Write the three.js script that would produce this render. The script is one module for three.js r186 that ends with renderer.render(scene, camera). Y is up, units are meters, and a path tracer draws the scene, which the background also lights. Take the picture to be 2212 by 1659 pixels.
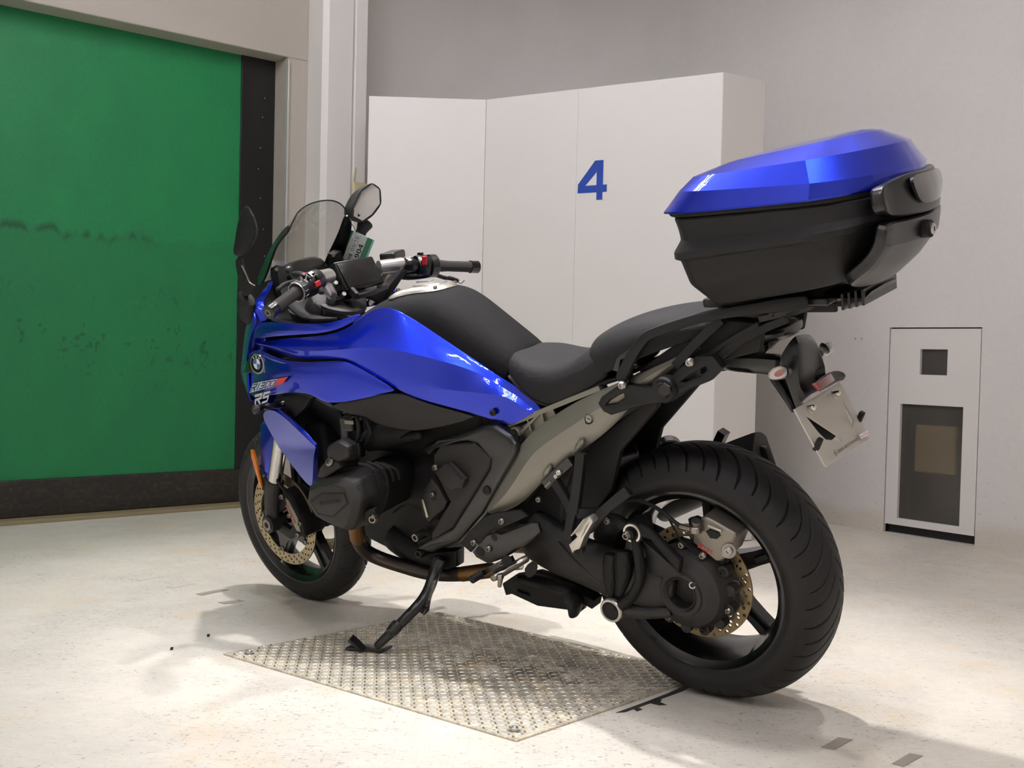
import * as THREE from 'three';
import { mergeGeometries, mergeVertices, toCreasedNormals } from 'three/addons/utils/BufferGeometryUtils.js';
import { RoundedBoxGeometry } from 'three/addons/geometries/RoundedBoxGeometry.js';
import { RectAreaLightUniformsLib } from 'three/addons/lights/RectAreaLightUniformsLib.js';
import { FontLoader } from 'three/addons/loaders/FontLoader.js';
import { TextGeometry } from 'three/addons/geometries/TextGeometry.js';

// ---------------------------------------------------------------- camera
const scene = new THREE.Scene();
scene.background = new THREE.Color(0x0b0b0c);
const camera = new THREE.PerspectiveCamera(38.3579, 2212 / 1659, 0.05, 60);
camera.position.set(-1.254, 0.8208, -2.4749);
camera.rotation.order = 'YXZ';
camera.rotation.set(-0.0275, 3.8072, 0.0239);
scene.add(camera);
const renderer = new THREE.WebGLRenderer();
renderer.toneMapping = THREE.LinearToneMapping;
renderer.toneMappingExposure = 0.64;
renderer.shadowMap.enabled = true;
RectAreaLightUniformsLib.init();

// ---------------------------------------------------------------- lights (ceiling fittings of the booth)
const CEIL = 3.4;
const SPOTS = [[0.3, -0.05, 34], [1.45, 0.1, 21], [-0.6, 0.2, 9], [-0.75, -0.95, 10], [0.45, -1.25, 4], [1.6, -0.95, 5]];
const SPOT_ANGLE = 0.47, SPOT_PEN = 0.55, SPOT_COLOR = 0xf9f6f6;
for (const [x, z, power] of SPOTS) {
  const l = new THREE.SpotLight(SPOT_COLOR, power, 0, SPOT_ANGLE, SPOT_PEN, 2);
  l.position.set(x, CEIL - 0.135, z); l.target.position.set(x, 0, z);
  l.castShadow = true; l.shadow.radius = 2; l.shadow.mapSize.set(1024, 1024);
  scene.add(l, l.target);
}
const TROFFERS = [[0.35, -0.62], [-1.9, -1.5], [0.2, -2.9], [1.9, -0.3]];
const TUBES = [-0.13, 0, 0.13], TUBE_I = 12, TUBE_COLOR = 0xf5f5ff;
for (const [x, z] of TROFFERS) for (const dz of TUBES) {
  const l = new THREE.RectAreaLight(TUBE_COLOR, TUBE_I, 1.2, 0.03);
  l.position.set(x, CEIL - 0.318, z + dz); l.rotation.set(-Math.PI / 2, 0, 0);
  scene.add(l);
}

// ---------------------------------------------------------------- helpers
let seed = 7;
const rnd = () => ((seed = (seed * 1664525 + 1013904223) >>> 0) / 4294967296);
const V = (a) => new THREE.Vector3(a[0], a[1], a[2]);
const names = new Map();
function numbered(n) { const k = names.get(n) || 0; names.set(n, k + 1); return k ? n + '_' + String(k).padStart(3, '0') : n; }
function sh(m) { m.castShadow = true; m.receiveShadow = true; return m; }
function obj(name, geo, mat, parent, label) {
  const g = Array.isArray(geo) ? merge(geo) : geo;
  const m = sh(new THREE.Mesh(g, mat)); m.name = parent ? name : numbered(name);
  (parent || scene).add(m); if (label) m.userData.label = label; return m;
}
function strip(g) {
  g = g.index ? g.toNonIndexed() : g;
  for (const k of Object.keys(g.attributes)) if (!['position', 'normal', 'uv'].includes(k)) g.deleteAttribute(k);
  if (!g.attributes.uv) boxUV(g);
  if (!g.attributes.normal) g.computeVertexNormals();
  return g;
}
const merge = (list) => mergeGeometries(list.map(strip), false);
function boxUV(g) {                                   // uv in metres, from the face's main direction
  const p = g.attributes.position, uv = new Float32Array(p.count * 2), a = new THREE.Vector3(), b = new THREE.Vector3(), c = new THREE.Vector3();
  for (let i = 0; i < p.count; i += 3) {
    a.fromBufferAttribute(p, i); b.fromBufferAttribute(p, i + 1).sub(a); c.fromBufferAttribute(p, i + 2).sub(a); b.cross(c);
    const x = Math.abs(b.x), y = Math.abs(b.y), z = Math.abs(b.z);
    for (let k = i; k < i + 3; k++) {
      const X = p.getX(k), Y = p.getY(k), Z = p.getZ(k);
      const q = x > y && x > z ? [Z, Y] : y > z ? [X, Z] : [X, Y]; uv[2 * k] = q[0]; uv[2 * k + 1] = q[1];
    }
  }
  g.setAttribute('uv', new THREE.BufferAttribute(uv, 2)); return g;
}
function mirror(g) {                                  // the same shape on the other side of the bike (z to -z)
  g = g.clone(); if (g.index) g = g.toNonIndexed();
  g.scale(1, 1, -1);
  for (const k of Object.keys(g.attributes)) {
    const at = g.attributes[k], n = at.itemSize, ar = at.array;
    for (let i = 0; i < at.count; i += 3) for (let j = 0; j < n; j++) { const t = ar[(i + 1) * n + j]; ar[(i + 1) * n + j] = ar[(i + 2) * n + j]; ar[(i + 2) * n + j] = t; }
  }
  g.computeVertexNormals && 0; return g;
}
// Catmull-Clark subdivision of a polygon cage with creases {"i,j": sharpness}
function catmull(P, F, creases, levels) {
  P = P.map((p) => p.slice());
  const key = (a, b) => (a < b ? a + ',' + b : b + ',' + a);
  for (let L = 0; L < levels; L++) {
    const edges = new Map(), vf = P.map(() => []), ve = P.map(() => []);
    const fp = F.map((f) => { const c = [0, 0, 0]; for (const i of f) for (let k = 0; k < 3; k++) c[k] += P[i][k] / f.length; return c; });
    F.forEach((f, fi) => f.forEach((a, i) => {
      const b = f[(i + 1) % f.length], k = key(a, b); vf[a].push(fi);
      let e = edges.get(k); if (!e) { e = { a, b, f: [], s: creases[k] || 0 }; edges.set(k, e); ve[a].push(e); ve[b].push(e); }
      e.f.push(fi);
    }));
    const N = P.map((p, i) => {
      const sharp = ve[i].filter((e) => e.s > 0 || e.f.length === 1);
      if (sharp.length > 2 || (sharp.length === 2 && vf[i].length === 1)) return p.slice();
      if (sharp.length === 2) {
        const o = sharp.map((e) => P[e.a === i ? e.b : e.a]);
        const cr = [0, 1, 2].map((k) => 0.75 * p[k] + 0.125 * (o[0][k] + o[1][k]));
        return cr;
      }
      const n = vf[i].length || 1, r = [0, 0, 0];
      for (let k = 0; k < 3; k++) {
        let f = 0, e = 0; for (const q of vf[i]) f += fp[q][k] / n;
        for (const q of ve[i]) e += (P[q.a][k] + P[q.b][k]) / 2 / ve[i].length;
        r[k] = (f + 2 * e + (n - 3) * p[k]) / n;
      }
      return r;
    });
    const fo = N.length; for (const c of fp) N.push(c);
    const nc = {};
    for (const e of edges.values()) {
      e.id = N.length; const m = [0, 1, 2].map((k) => (P[e.a][k] + P[e.b][k]) / 2);
      if (e.s > 0 || e.f.length === 1) N.push(m);
      else N.push([0, 1, 2].map((k) => (P[e.a][k] + P[e.b][k] + fp[e.f[0]][k] + fp[e.f[1]][k]) / 4));
      if (e.s > 1) { nc[key(e.a, e.id)] = e.s - 1; nc[key(e.b, e.id)] = e.s - 1; }
    }
    const NF = [];
    F.forEach((f, fi) => f.forEach((a, i) => {
      const b = f[(i + 1) % f.length], z = f[(i + f.length - 1) % f.length];
      NF.push([a, edges.get(key(a, b)).id, fo + fi, edges.get(key(z, a)).id]);
    }));
    P = N; F = NF; creases = nc;
  }
  return { P, F };
}
function faceGeo(P, F, ang = 0.6) {
  const a = [];
  for (const f of F) for (let i = 1; i + 1 < f.length; i++) for (const j of [f[0], f[i], f[i + 1]]) a.push(P[j][0], P[j][1], P[j][2]);
  let g = new THREE.BufferGeometry(); g.setAttribute('position', new THREE.Float32BufferAttribute(a, 3));
  g = toCreasedNormals(g, ang); boxUV(g); return g;
}
function normalsOf(P, F) {
  const N = P.map(() => [0, 0, 0]);
  for (const f of F) {
    const n = [0, 0, 0];
    f.forEach((i, k) => { const p = P[i], q = P[f[(k + 1) % f.length]]; n[0] += (p[1] - q[1]) * (p[2] + q[2]); n[1] += (p[2] - q[2]) * (p[0] + q[0]); n[2] += (p[0] - q[0]) * (p[1] + q[1]); });
    for (const i of f) for (let k = 0; k < 3; k++) N[i][k] += n[k];
  }
  return N.map((n) => { const l = Math.hypot(...n) || 1; return n.map((v) => v / l); });
}
// grid of points -> skin (optionally a shell of some thickness), creases on given rows / columns
function skin(rows, o = {}) {
  const { thick = 0, lv = 2, cr = [], cc = [], edge = 2, closeRow = false, capA = false, capB = false, sharp = 3, flip = false, ang = 0.6, mirrorZ = false } = o;
  if (mirrorZ) rows = rows.map((r) => r.concat(r.slice(0, -1).reverse().map((p) => [p[0], p[1], -p[2]])));   // last point of each half row lies on the centre line
  const n = rows[0].length, P = rows.flat().map((p) => p.slice()), F = [], C = {};
  const key = (a, b) => (a < b ? a + ',' + b : b + ',' + a), id = (i, j) => i * n + (j % n);
  for (let i = 0; i + 1 < rows.length; i++) for (let j = 0; j < (closeRow ? n : n - 1); j++) F.push([id(i, j), id(i, j + 1), id(i + 1, j + 1), id(i + 1, j)]);
  const ccs = mirrorZ ? cc.concat(cc.map((j) => n - 1 - j)) : cc;
  for (const i of cr) for (let j = 0; j < (closeRow ? n : n - 1); j++) C[key(id(i, j), id(i, j + 1))] = sharp;
  for (const j of ccs) for (let i = 0; i + 1 < rows.length; i++) C[key(id(i, j), id(i + 1, j))] = sharp;
  if (capA) F.push([...Array(n).keys()].reverse().map((j) => id(0, j)).reverse().reverse());
  if (capB) F.push([...Array(n).keys()].map((j) => id(rows.length - 1, j)));
  if (capA) for (let j = 0; j < n; j++) C[key(id(0, j), id(0, j + 1))] = Math.max(C[key(id(0, j), id(0, j + 1))] || 0, edge);
  if (capB) for (let j = 0; j < n; j++) C[key(id(rows.length - 1, j), id(rows.length - 1, j + 1))] = Math.max(C[key(id(rows.length - 1, j), id(rows.length - 1, j + 1))] || 0, edge);
  let FF = flip ? F.map((f) => f.slice().reverse()) : F;
  if (thick) {
    const N = normalsOf(P, FF), off = P.length;
    for (let i = 0; i < off; i++) P.push(P[i].map((v, k) => v - N[i][k] * thick));
    const cnt = new Map(); for (const f of FF) f.forEach((a, i) => { const b = f[(i + 1) % f.length]; cnt.set(a + '>' + b, 1); });
    const add = FF.map((f) => f.map((i) => i + off).reverse());
    for (const k of cnt.keys()) { const [a, b] = k.split('>').map(Number); if (!cnt.has(b + '>' + a)) { add.push([b, a, a + off, b + off]); C[key(a, b)] = edge; C[key(a + off, b + off)] = edge; } }
    FF = FF.concat(add);
  }
  const s = catmull(P, FF, C, lv);
  return faceGeo(s.P, s.F, ang);
}
// closed cage from stacked rings (each ring the same number of points), capped, smoothed
function rings(list, o = {}) { return skin(list, { closeRow: true, capA: true, capB: true, ...o }); }
// flat plate with bevel through 3-D points that lie about in one plane; holes as lists of points
function plate(pts, t, o = {}) {
  const { bevel = 0.003, holes = [], back = 0, seg = 2, smooth = false } = o;
  const n = new THREE.Vector3(); const c = new THREE.Vector3();
  pts.forEach((p, i) => { const q = pts[(i + 1) % pts.length]; n.x += (p[1] - q[1]) * (p[2] + q[2]); n.y += (p[2] - q[2]) * (p[0] + q[0]); n.z += (p[0] - q[0]) * (p[1] + q[1]); c.add(V(p)); });
  c.divideScalar(pts.length); n.normalize(); if (o.n) { n.copy(V(o.n).normalize()); }
  const toward = o.toward ? V(o.toward) : new THREE.Vector3(0, 0, -1); if (n.dot(toward) < 0) n.negate();
  const u = Math.abs(n.y) > 0.9 ? new THREE.Vector3(1, 0, 0) : new THREE.Vector3(0, 1, 0); const e1 = new THREE.Vector3().crossVectors(u, n).normalize(), e2 = new THREE.Vector3().crossVectors(n, e1);
  const to = (p) => { const d = V(p).sub(c); return new THREE.Vector2(d.dot(e1), d.dot(e2)); };
  let q = pts.map(to); if (smooth) q = new THREE.SplineCurve([...q, q[0]]).getPoints(pts.length * 4).slice(0, -1);
  if (THREE.ShapeUtils.area(q) < 0) q.reverse();
  const s = new THREE.Shape(q);
  for (const h of holes) { let k = h.map(to); if (THREE.ShapeUtils.area(k) > 0) k.reverse(); s.holes.push(new THREE.Path(k)); }
  const b = Math.min(bevel, t / 2);
  const g = new THREE.ExtrudeGeometry(s, { depth: Math.max(t - 2 * b, 1e-4), bevelEnabled: b > 0, bevelThickness: b, bevelSize: b, bevelOffset: -b, bevelSegments: seg, curveSegments: 10 });
  g.translate(0, 0, -t + b + back);
  g.applyMatrix4(new THREE.Matrix4().makeBasis(e1, e2, n).setPosition(c));
  return boxUV(toCreasedNormals(g.index ? g.toNonIndexed() : g, 0.5));
}
function cyl(a, b, r1, r2 = r1, seg = 24, o = {}) {   // capped cylinder / cone from a to b with small chamfers
  const A = V(a), B = V(b), L = A.distanceTo(B), ch = Math.min(o.ch ?? 0.0015, r1 * 0.3, r2 * 0.3 || 1, L * 0.3);
  const pts = [[0, 0], [r1 - ch, 0], [r1, ch], [r2, L - ch], [r2 - ch, L], [0, L]].map((p) => new THREE.Vector2(Math.max(p[0], 0), p[1]));
  const g = new THREE.LatheGeometry(pts, seg);
  return orient(toCreasedNormals(g.toNonIndexed(), 0.5), A, B);
}
function lathe(a, b, prof, seg = 32, ang = 0.5) {     // profile [[r, t]] with t in metres along a->b
  const g = new THREE.LatheGeometry(prof.map((p) => new THREE.Vector2(p[0], p[1])), seg);
  return orient(toCreasedNormals(g.toNonIndexed(), ang), V(a), V(b));
}
function orient(g, A, B) {
  const q = new THREE.Quaternion().setFromUnitVectors(new THREE.Vector3(0, 1, 0), B.clone().sub(A).normalize());
  g.applyQuaternion(q); g.translate(A.x, A.y, A.z); return g;
}
function tube(pts, r, o = {}) {
  const { seg = pts.length * 6, rs = 10, closed = false, tension = 0.5 } = o;
  const cv = new THREE.CatmullRomCurve3(pts.map(V), closed, 'catmullrom', tension);
  const g = new THREE.TubeGeometry(cv, seg, r, rs, closed);
  if (closed) return g;
  const cap = (t, s) => { const p = cv.getPointAt(t), d = cv.getTangentAt(t).multiplyScalar(s); return orient(new THREE.SphereGeometry(r * 0.999, rs, 6, 0, 6.2832, 0, 1.5708), p, p.clone().add(d)); };
  return merge([g, cap(0, -1), cap(1, 1)]);
}
function bar(pts, w, h, o = {}) {                     // rectangular section swept along points; w across (z-ish), h in plane
  const up = V(o.up || [0, 0, 1]), P = pts.map(V), R = [];
  P.forEach((p, i) => {
    const d = (P[i + 1] || p).clone().sub(P[i - 1] || p).normalize(), s = new THREE.Vector3().crossVectors(d, up).normalize(), u = new THREE.Vector3().crossVectors(s, d).normalize();
    const ww = Array.isArray(w) ? w[i] : w, hh = Array.isArray(h) ? h[i] : h;
    R.push([[1, 1], [-1, 1], [-1, -1], [1, -1]].map(([a, b]) => p.clone().addScaledVector(s, a * hh / 2).addScaledVector(u, b * ww / 2).toArray()));
  });
  return rings(R, { lv: o.lv ?? 1, cc: [0, 1, 2, 3], edge: o.edge ?? 1, sharp: o.sharp ?? 1, ang: 0.5 });
}
function box(c, s, r = 0.003, rot) {
  const g = new RoundedBoxGeometry(s[0], s[1], s[2], 2, Math.min(r, s[0] / 2.1, s[1] / 2.1, s[2] / 2.1));
  if (rot) g.applyMatrix4(new THREE.Matrix4().makeRotationFromEuler(new THREE.Euler(...rot)));
  g.translate(...c); return g;
}
const add3 = (a, b) => [a[0] + b[0], a[1] + b[1], a[2] + b[2]];
const shift = (pts, d) => pts.map((p) => add3(p, d));
const mid = (a, b, t = 0.5) => a.map((v, i) => v + (b[i] - v) * t);
function bolt(p, r = 0.008, n = [0, 0, -1], h = 0.006, hex = 0.5) {   // button-head screw with a socket
  const N = V(n).normalize(); const b = add3(p, N.clone().multiplyScalar(h).toArray());
  return lathe(p, b, [[0, -0.004], [r, -0.004], [r, h * 0.4], [r * 0.72, h], [r * hex, h], [r * hex * 0.9, h * 0.35], [0, h * 0.35]], 16, 0.4);
}

// ---------------------------------------------------------------- textures (matter only: grain, flecks, stains, print)
function dataTex(w, h, fn, srgb = true) {
  const d = new Uint8Array(w * h * 4);
  for (let y = 0; y < h; y++) for (let x = 0; x < w; x++) { const c = fn(x / w, y / h, x, y), i = (y * w + x) * 4; d[i] = c[0]; d[i + 1] = c[1]; d[i + 2] = c[2]; d[i + 3] = c[3] ?? 255; }
  const t = new THREE.DataTexture(d, w, h); t.wrapS = t.wrapT = THREE.RepeatWrapping; t.magFilter = THREE.LinearFilter; t.minFilter = THREE.LinearMipmapLinearFilter; t.generateMipmaps = true;
  if (srgb) t.colorSpace = THREE.SRGBColorSpace; t.needsUpdate = true; return t;
}
function lattice(n, s) { let k = s; const r = () => ((k = (k * 1664525 + 1013904223) >>> 0) / 4294967296); const a = Float32Array.from({ length: n * n }, r); return (u, v) => { u = (u - Math.floor(u)) * n; v = (v - Math.floor(v)) * n; const i = Math.floor(u), j = Math.floor(v), f = u - i, g = v - j, S = (t) => t * t * (3 - 2 * t), q = (x, y) => a[(y % n) * n + (x % n)]; const fx = S(f), gy = S(g); return (q(i, j) * (1 - fx) + q(i + 1, j) * fx) * (1 - gy) + (q(i, j + 1) * (1 - fx) + q(i + 1, j + 1) * fx) * gy; }; }
function lattice2(nx, ny, s) { let k = s; const r = () => ((k = (k * 1664525 + 1013904223) >>> 0) / 4294967296); const a = Float32Array.from({ length: nx * ny }, r), S = (t) => t * t * (3 - 2 * t); return (u, v) => { u = (u - Math.floor(u)) * nx; v = (v - Math.floor(v)) * ny; const i = Math.floor(u), j = Math.floor(v), f = S(u - i), g = S(v - j), q = (x, y) => a[(y % ny) * nx + (x % nx)]; return (q(i, j) * (1 - f) + q(i + 1, j) * f) * (1 - g) + (q(i, j + 1) * (1 - f) + q(i + 1, j + 1) * f) * g; }; }
const n8 = lattice(8, 3), n16 = lattice(16, 11), n32 = lattice(32, 21), n64 = lattice(64, 31), n128 = lattice(128, 41), n256 = lattice(256, 51), n512 = lattice(512, 61);
const clamp = (v, a = 0, b = 1) => Math.min(b, Math.max(a, v));
const grainT = dataTex(256, 256, (u, v) => { const g = 128 + 90 * (n128(u, v) - 0.5) + 80 * (n256(u + 0.3, v) - 0.5); return [g, g, g]; }, false);
function grain(rep) { const t = grainT.clone(); t.repeat.set(rep, rep); t.needsUpdate = true; return t; }
function canvasTex(w, h, draw) { const c = document.createElement('canvas'); c.width = w; c.height = h; const x = c.getContext('2d'); draw(x, w, h); const t = new THREE.CanvasTexture(c); t.colorSpace = THREE.SRGBColorSpace; return t; }

// ---------------------------------------------------------------- materials
const std = (hex, r, m = 0, o = {}) => new THREE.MeshStandardMaterial({ color: hex, roughness: r, metalness: m, ...o });
const phy = (hex, r, m = 0, o = {}) => new THREE.MeshPhysicalMaterial({ color: hex, roughness: r, metalness: m, ...o });
const M = {
  blue: phy(0x0e30cc, 0.33, 0.85, { clearcoat: 1, clearcoatRoughness: 0.02 }),
  black: std(0x0d0c0d, 0.55, 0, { bumpMap: grain(90), bumpScale: 0.00025 }),           // grained plastic
  tankBlack: phy(0x0d0c0d, 0.74, 0, { specularIntensity: 0.55, bumpMap: grain(120), bumpScale: 0.0003 }),
  grey: std(0x242120, 0.55, 0, { bumpMap: grain(110), bumpScale: 0.0002 }),
  satin: phy(0x0d0c0d, 0.33, 0, { clearcoat: 0.35, clearcoatRoughness: 0.25 }),
  gloss: phy(0x050505, 0.28, 0, { clearcoat: 0.35, clearcoatRoughness: 0.06 }),
  cast: std(0x131212, 0.5, 0.35, { bumpMap: grain(140), bumpScale: 0.0002 }),
  castGrey: std(0x373534, 0.42, 0.55, { bumpMap: grain(160), bumpScale: 0.00025 }),
  dark: std(0x0c0b0b, 0.7, 0),
  rubber: std(0x141212, 0.62, 0, { bumpMap: grain(60), bumpScale: 0.0002 }),
  grip: std(0x2a2723, 0.8, 0, { bumpMap: grain(150), bumpScale: 0.0003 }),
  bronze: std(0x8d8a80, 0.42, 0.6, { bumpMap: grain(150), bumpScale: 0.00012 }),
  alu: std(0xbdb8ae, 0.34, 0.9, { bumpMap: grain(130), bumpScale: 0.0001 }),
  caliper: std(0x8d877c, 0.4, 0.8, { bumpMap: grain(130), bumpScale: 0.0001 }),
  silver: std(0xc9c6c0, 0.3, 0.85),
  chrome: std(0xd8d5cf, 0.16, 1),
  steel: std(0x8c877e, 0.32, 0.95),
  disc: std(0xa8997c, 0.36, 0.9),
  discR: std(0x8f7d5e, 0.42, 0.85),
  red: std(0xb01218, 0.4),
  redLens: phy(0x8a0c0a, 0.15, 0, { clearcoat: 1 }),
  amber: phy(0xd9780a, 0.25, 0, { clearcoat: 1 }),
  clear: phy(0xffffff, 0.06, 0, { transmission: 0.9, thickness: 0, ior: 1.45, clearcoat: 1 }),
  lens: phy(0xf4f2f0, 0.1, 0, { transmission: 0.5, thickness: 0, ior: 1.45, clearcoat: 1 }),
  plateAlu: std(0xcdc7bb, 0.38, 0.25, { bumpMap: grain(130), bumpScale: 0.0001 }),
  smoke: phy(0xeeeeec, 0.03, 0, { transmission: 1, thickness: 0, ior: 1.45 }),
  mirror: std(0xe8e8e4, 0.03, 1),
  screen: phy(0x070707, 0.22, 0, { clearcoat: 0.6, clearcoatRoughness: 0.15 }),
  seat: std(0x131213, 0.68, 0, { bumpMap: grain(100), bumpScale: 0.0003 }),
  exhaust: std(0x4a4440, 0.35, 0.9),
  burnt: std(0x7a5a36, 0.4, 0.85),
  white: std(0xd9d6cf, 0.5),
};

// ---------------------------------------------------------------- the booth
const RA = -0.2027, E1 = [Math.cos(RA), 0, -Math.sin(RA)], E3 = [Math.sin(RA), 0, Math.cos(RA)];   // room axes in the world
const room = (X, Y, Z) => [E1[0] * X + E3[0] * Z, Y, E1[2] * X + E3[2] * Z];
const toRoom = (g) => g.rotateY(RA);
function rbox(X0, X1, Y0, Y1, Z0, Z1, r = 0.004) { const g = new RoundedBoxGeometry(X1 - X0, Y1 - Y0, Z1 - Z0, 2, r); g.translate((X0 + X1) / 2, (Y0 + Y1) / 2, (Z0 + Z1) / 2); return toRoom(strip(g)); }
function struct(name, geo, mat, label, category) { const m = obj(name, geo, mat); m.userData = { kind: 'structure', label, category }; return m; }
function worldUV(g, s = 1) { g = strip(g); const p = g.attributes.position, u = g.attributes.uv; for (let i = 0; i < p.count; i++) u.setXY(i, p.getX(i) * s, p.getZ(i) * s); return g; }

const fleckA = lattice2(300, 70, 77), fleckB = lattice2(420, 60, 99), fleckC = lattice2(160, 40, 123);
const floorT = dataTex(2048, 2048, (u, v) => {                       // cream vinyl with fine streaky flecks and traffic grime; one repeat is 4 m
  const ac = 3 * u + 4 * v, al = -4 * u + 3 * v;
  let k = 1 + (n8(u, v) - 0.5) * 0.03 + (n32(u + 0.1, v) - 0.5) * 0.03 + (n128(u, v + 0.4) - 0.5) * 0.02 + (n512(u, v) - 0.5) * 0.02 + (fleckC(ac, al) - 0.5) * 0.03;
  const dirt = clamp((n16(u + 0.37, v) * 0.7 + n64(u, v) * 0.4 - 0.4) * 2.4), a = fleckA(ac, al), b = fleckB(ac + 0.3, al + 0.2);
  k -= 0.3 * clamp((a - (0.905 - 0.06 * dirt)) * 12) + 0.22 * clamp((b - (0.92 - 0.08 * dirt)) * 10) * clamp(n256(u, v) * 2 - 0.4) + 0.03 * dirt;
  const rust = clamp((n32(u + 0.7, v + 0.2) - 0.6) * 3) * clamp((fleckC(ac, al) - 0.35) * 2); const warm = rust * 0.09;
  return [clamp(0.905 * k) * 255, clamp((0.877 - warm * 0.5) * k) * 255, clamp((0.825 - warm * 1.2) * k) * 255];
});
floorT.repeat.set(0.25, 0.25);
const wallT = dataTex(1024, 1024, (u, v) => { let k = 1 + (n16(u, v) - 0.5) * 0.02 + (n256(u, v) - 0.5) * 0.012; return [222 * k, 217 * k, 212 * k]; });
wallT.repeat.set(0.5, 0.5);
const scuffT = dataTex(2048, 2048, (u, v) => {                       // painted wall with tyre scuffs and grime marks near the floor; 4 m x 4 m
  let k = 1 + (n16(u, v) - 0.5) * 0.02 + (n256(u, v) - 0.5) * 0.014;
  const low = clamp(1 - v * 4.4), s = n256(u * 2 + v * 1.6, v * 18) * n64(u * 3, v * 8);
  if (s > 0.66) k -= clamp((s - 0.66) * 3) * 0.3 * clamp(low * 1.6);
  const base = clamp((0.0225 + 0.015 * n32(u, 0.2) - v) * 80); k -= base * 0.04;
  return [222 * k, (217 - base * 4) * k, (212 - base * 12) * k];
});
scuffT.repeat.set(0.25, 0.25);
const wallM = std(0xffffff, 0.62, 0, { map: wallT }), scuffM = std(0xffffff, 0.6, 0, { map: scuffT });
const floorM = phy(0xffffff, 0.42, 0, { map: floorT, bumpMap: grain(20), bumpScale: 0.0003 });
const panelM = std(0xe2ddd7, 0.45, 0, { bumpMap: grain(40), bumpScale: 0.0001 });
const greyPaint = std(0xcfcbc3, 0.5, 0, { map: wallT });

const flg = rbox(-4.2, 3.8, -0.2, 0, -4.2, 2.9, 0.001); struct('floor', worldUV(flg), floorM, 'cream flecked vinyl floor of the booth', 'floor');
struct('ceiling', rbox(-4.2, 3.8, CEIL, CEIL + 0.2, -4.2, 2.9), wallM, 'white ceiling above the booth', 'ceiling');
struct('wall_left', rbox(-4.2, 3.8, 0, CEIL, -4.4, -4.2), wallM, 'white wall at the left end of the booth', 'wall');
struct('wall_front', rbox(-4.4, -4.2, 0, CEIL, -4.4, 2.9), wallM, 'white wall behind the viewer', 'wall');
{ // right wall with the cabinet opening, coved into the back
  const s = new THREE.Shape([[-4.2, 0], [2.56, 0], [2.56, CEIL], [-4.2, CEIL]].map((p) => new THREE.Vector2(...p)));
  s.holes.push(new THREE.Path([[0.706, 0.0], [0.706, 0.99], [1.164, 0.99], [1.164, 0.0]].map((p) => new THREE.Vector2(p[0], Math.max(p[1], 0.002)))));
  const g = new THREE.ExtrudeGeometry(s, { depth: 0.2, bevelEnabled: false }); g.translate(0, 0, 2.65);
  struct('wall_right', toRoom(g), scuffM, 'off-white painted wall with dark scuffs near the floor beside the cabinet', 'wall');
  const c = new THREE.Shape(); c.moveTo(2.56, 2.65); c.absarc(2.56, 1.65, 1.0, Math.PI / 2, 0, true); c.lineTo(3.56, 0.9); c.lineTo(3.8, 0.9); c.lineTo(3.8, 2.85); c.lineTo(2.56, 2.85);
  const gc = new THREE.ExtrudeGeometry(c, { depth: CEIL, bevelEnabled: false, curveSegments: 40 }); gc.rotateX(Math.PI / 2); gc.translate(0, CEIL, 0);
  struct('wall_back', toRoom(boxUV(toCreasedNormals(gc.index ? gc.toNonIndexed() : gc, 0.4))), wallM, 'off-white wall curving round the corner behind the partition', 'wall');
}
// door bay: lintel housing, jamb, column
struct('trim_1', rbox(3.42, 3.8, 2.32, CEIL, -4.2, 0.737, 0.006), greyPaint, 'pale grey lintel housing over the green shutter', 'lintel');
struct('trim_2', rbox(3.42, 3.8, 0, 2.32, 0.62, 0.737, 0.004), greyPaint, 'pale grey door jamb beside the black shutter seal', 'jamb');
{
  const s = new THREE.Shape([[3.8, 0.737], [3.275, 0.737], [3.25, 0.762], [3.25, 0.905], [3.8, 0.905]].map((p) => new THREE.Vector2(p[0], p[1])));
  const g = new THREE.ExtrudeGeometry(s, { depth: CEIL, bevelEnabled: false }); g.rotateX(Math.PI / 2); g.translate(0, CEIL, 0);
  struct('trim_3', toRoom(boxUV(toCreasedNormals(g.toNonIndexed ? g.toNonIndexed() : g, 0.3))), panelM, 'cream column with a chamfered corner beside the shutter', 'column');
}
struct('trim_4', rbox(3.235, 3.8, 0, CEIL, 0.911, 0.985, 0.006), panelM, 'narrow cream cover strip along the column', 'cover strip');
struct('trim_5', rbox(3.455, 3.56, 0, 0.018, -4.2, 0.62, 0.004), std(0x8d8162, 0.7), 'worn yellowish threshold strip under the green shutter', 'threshold');
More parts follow.
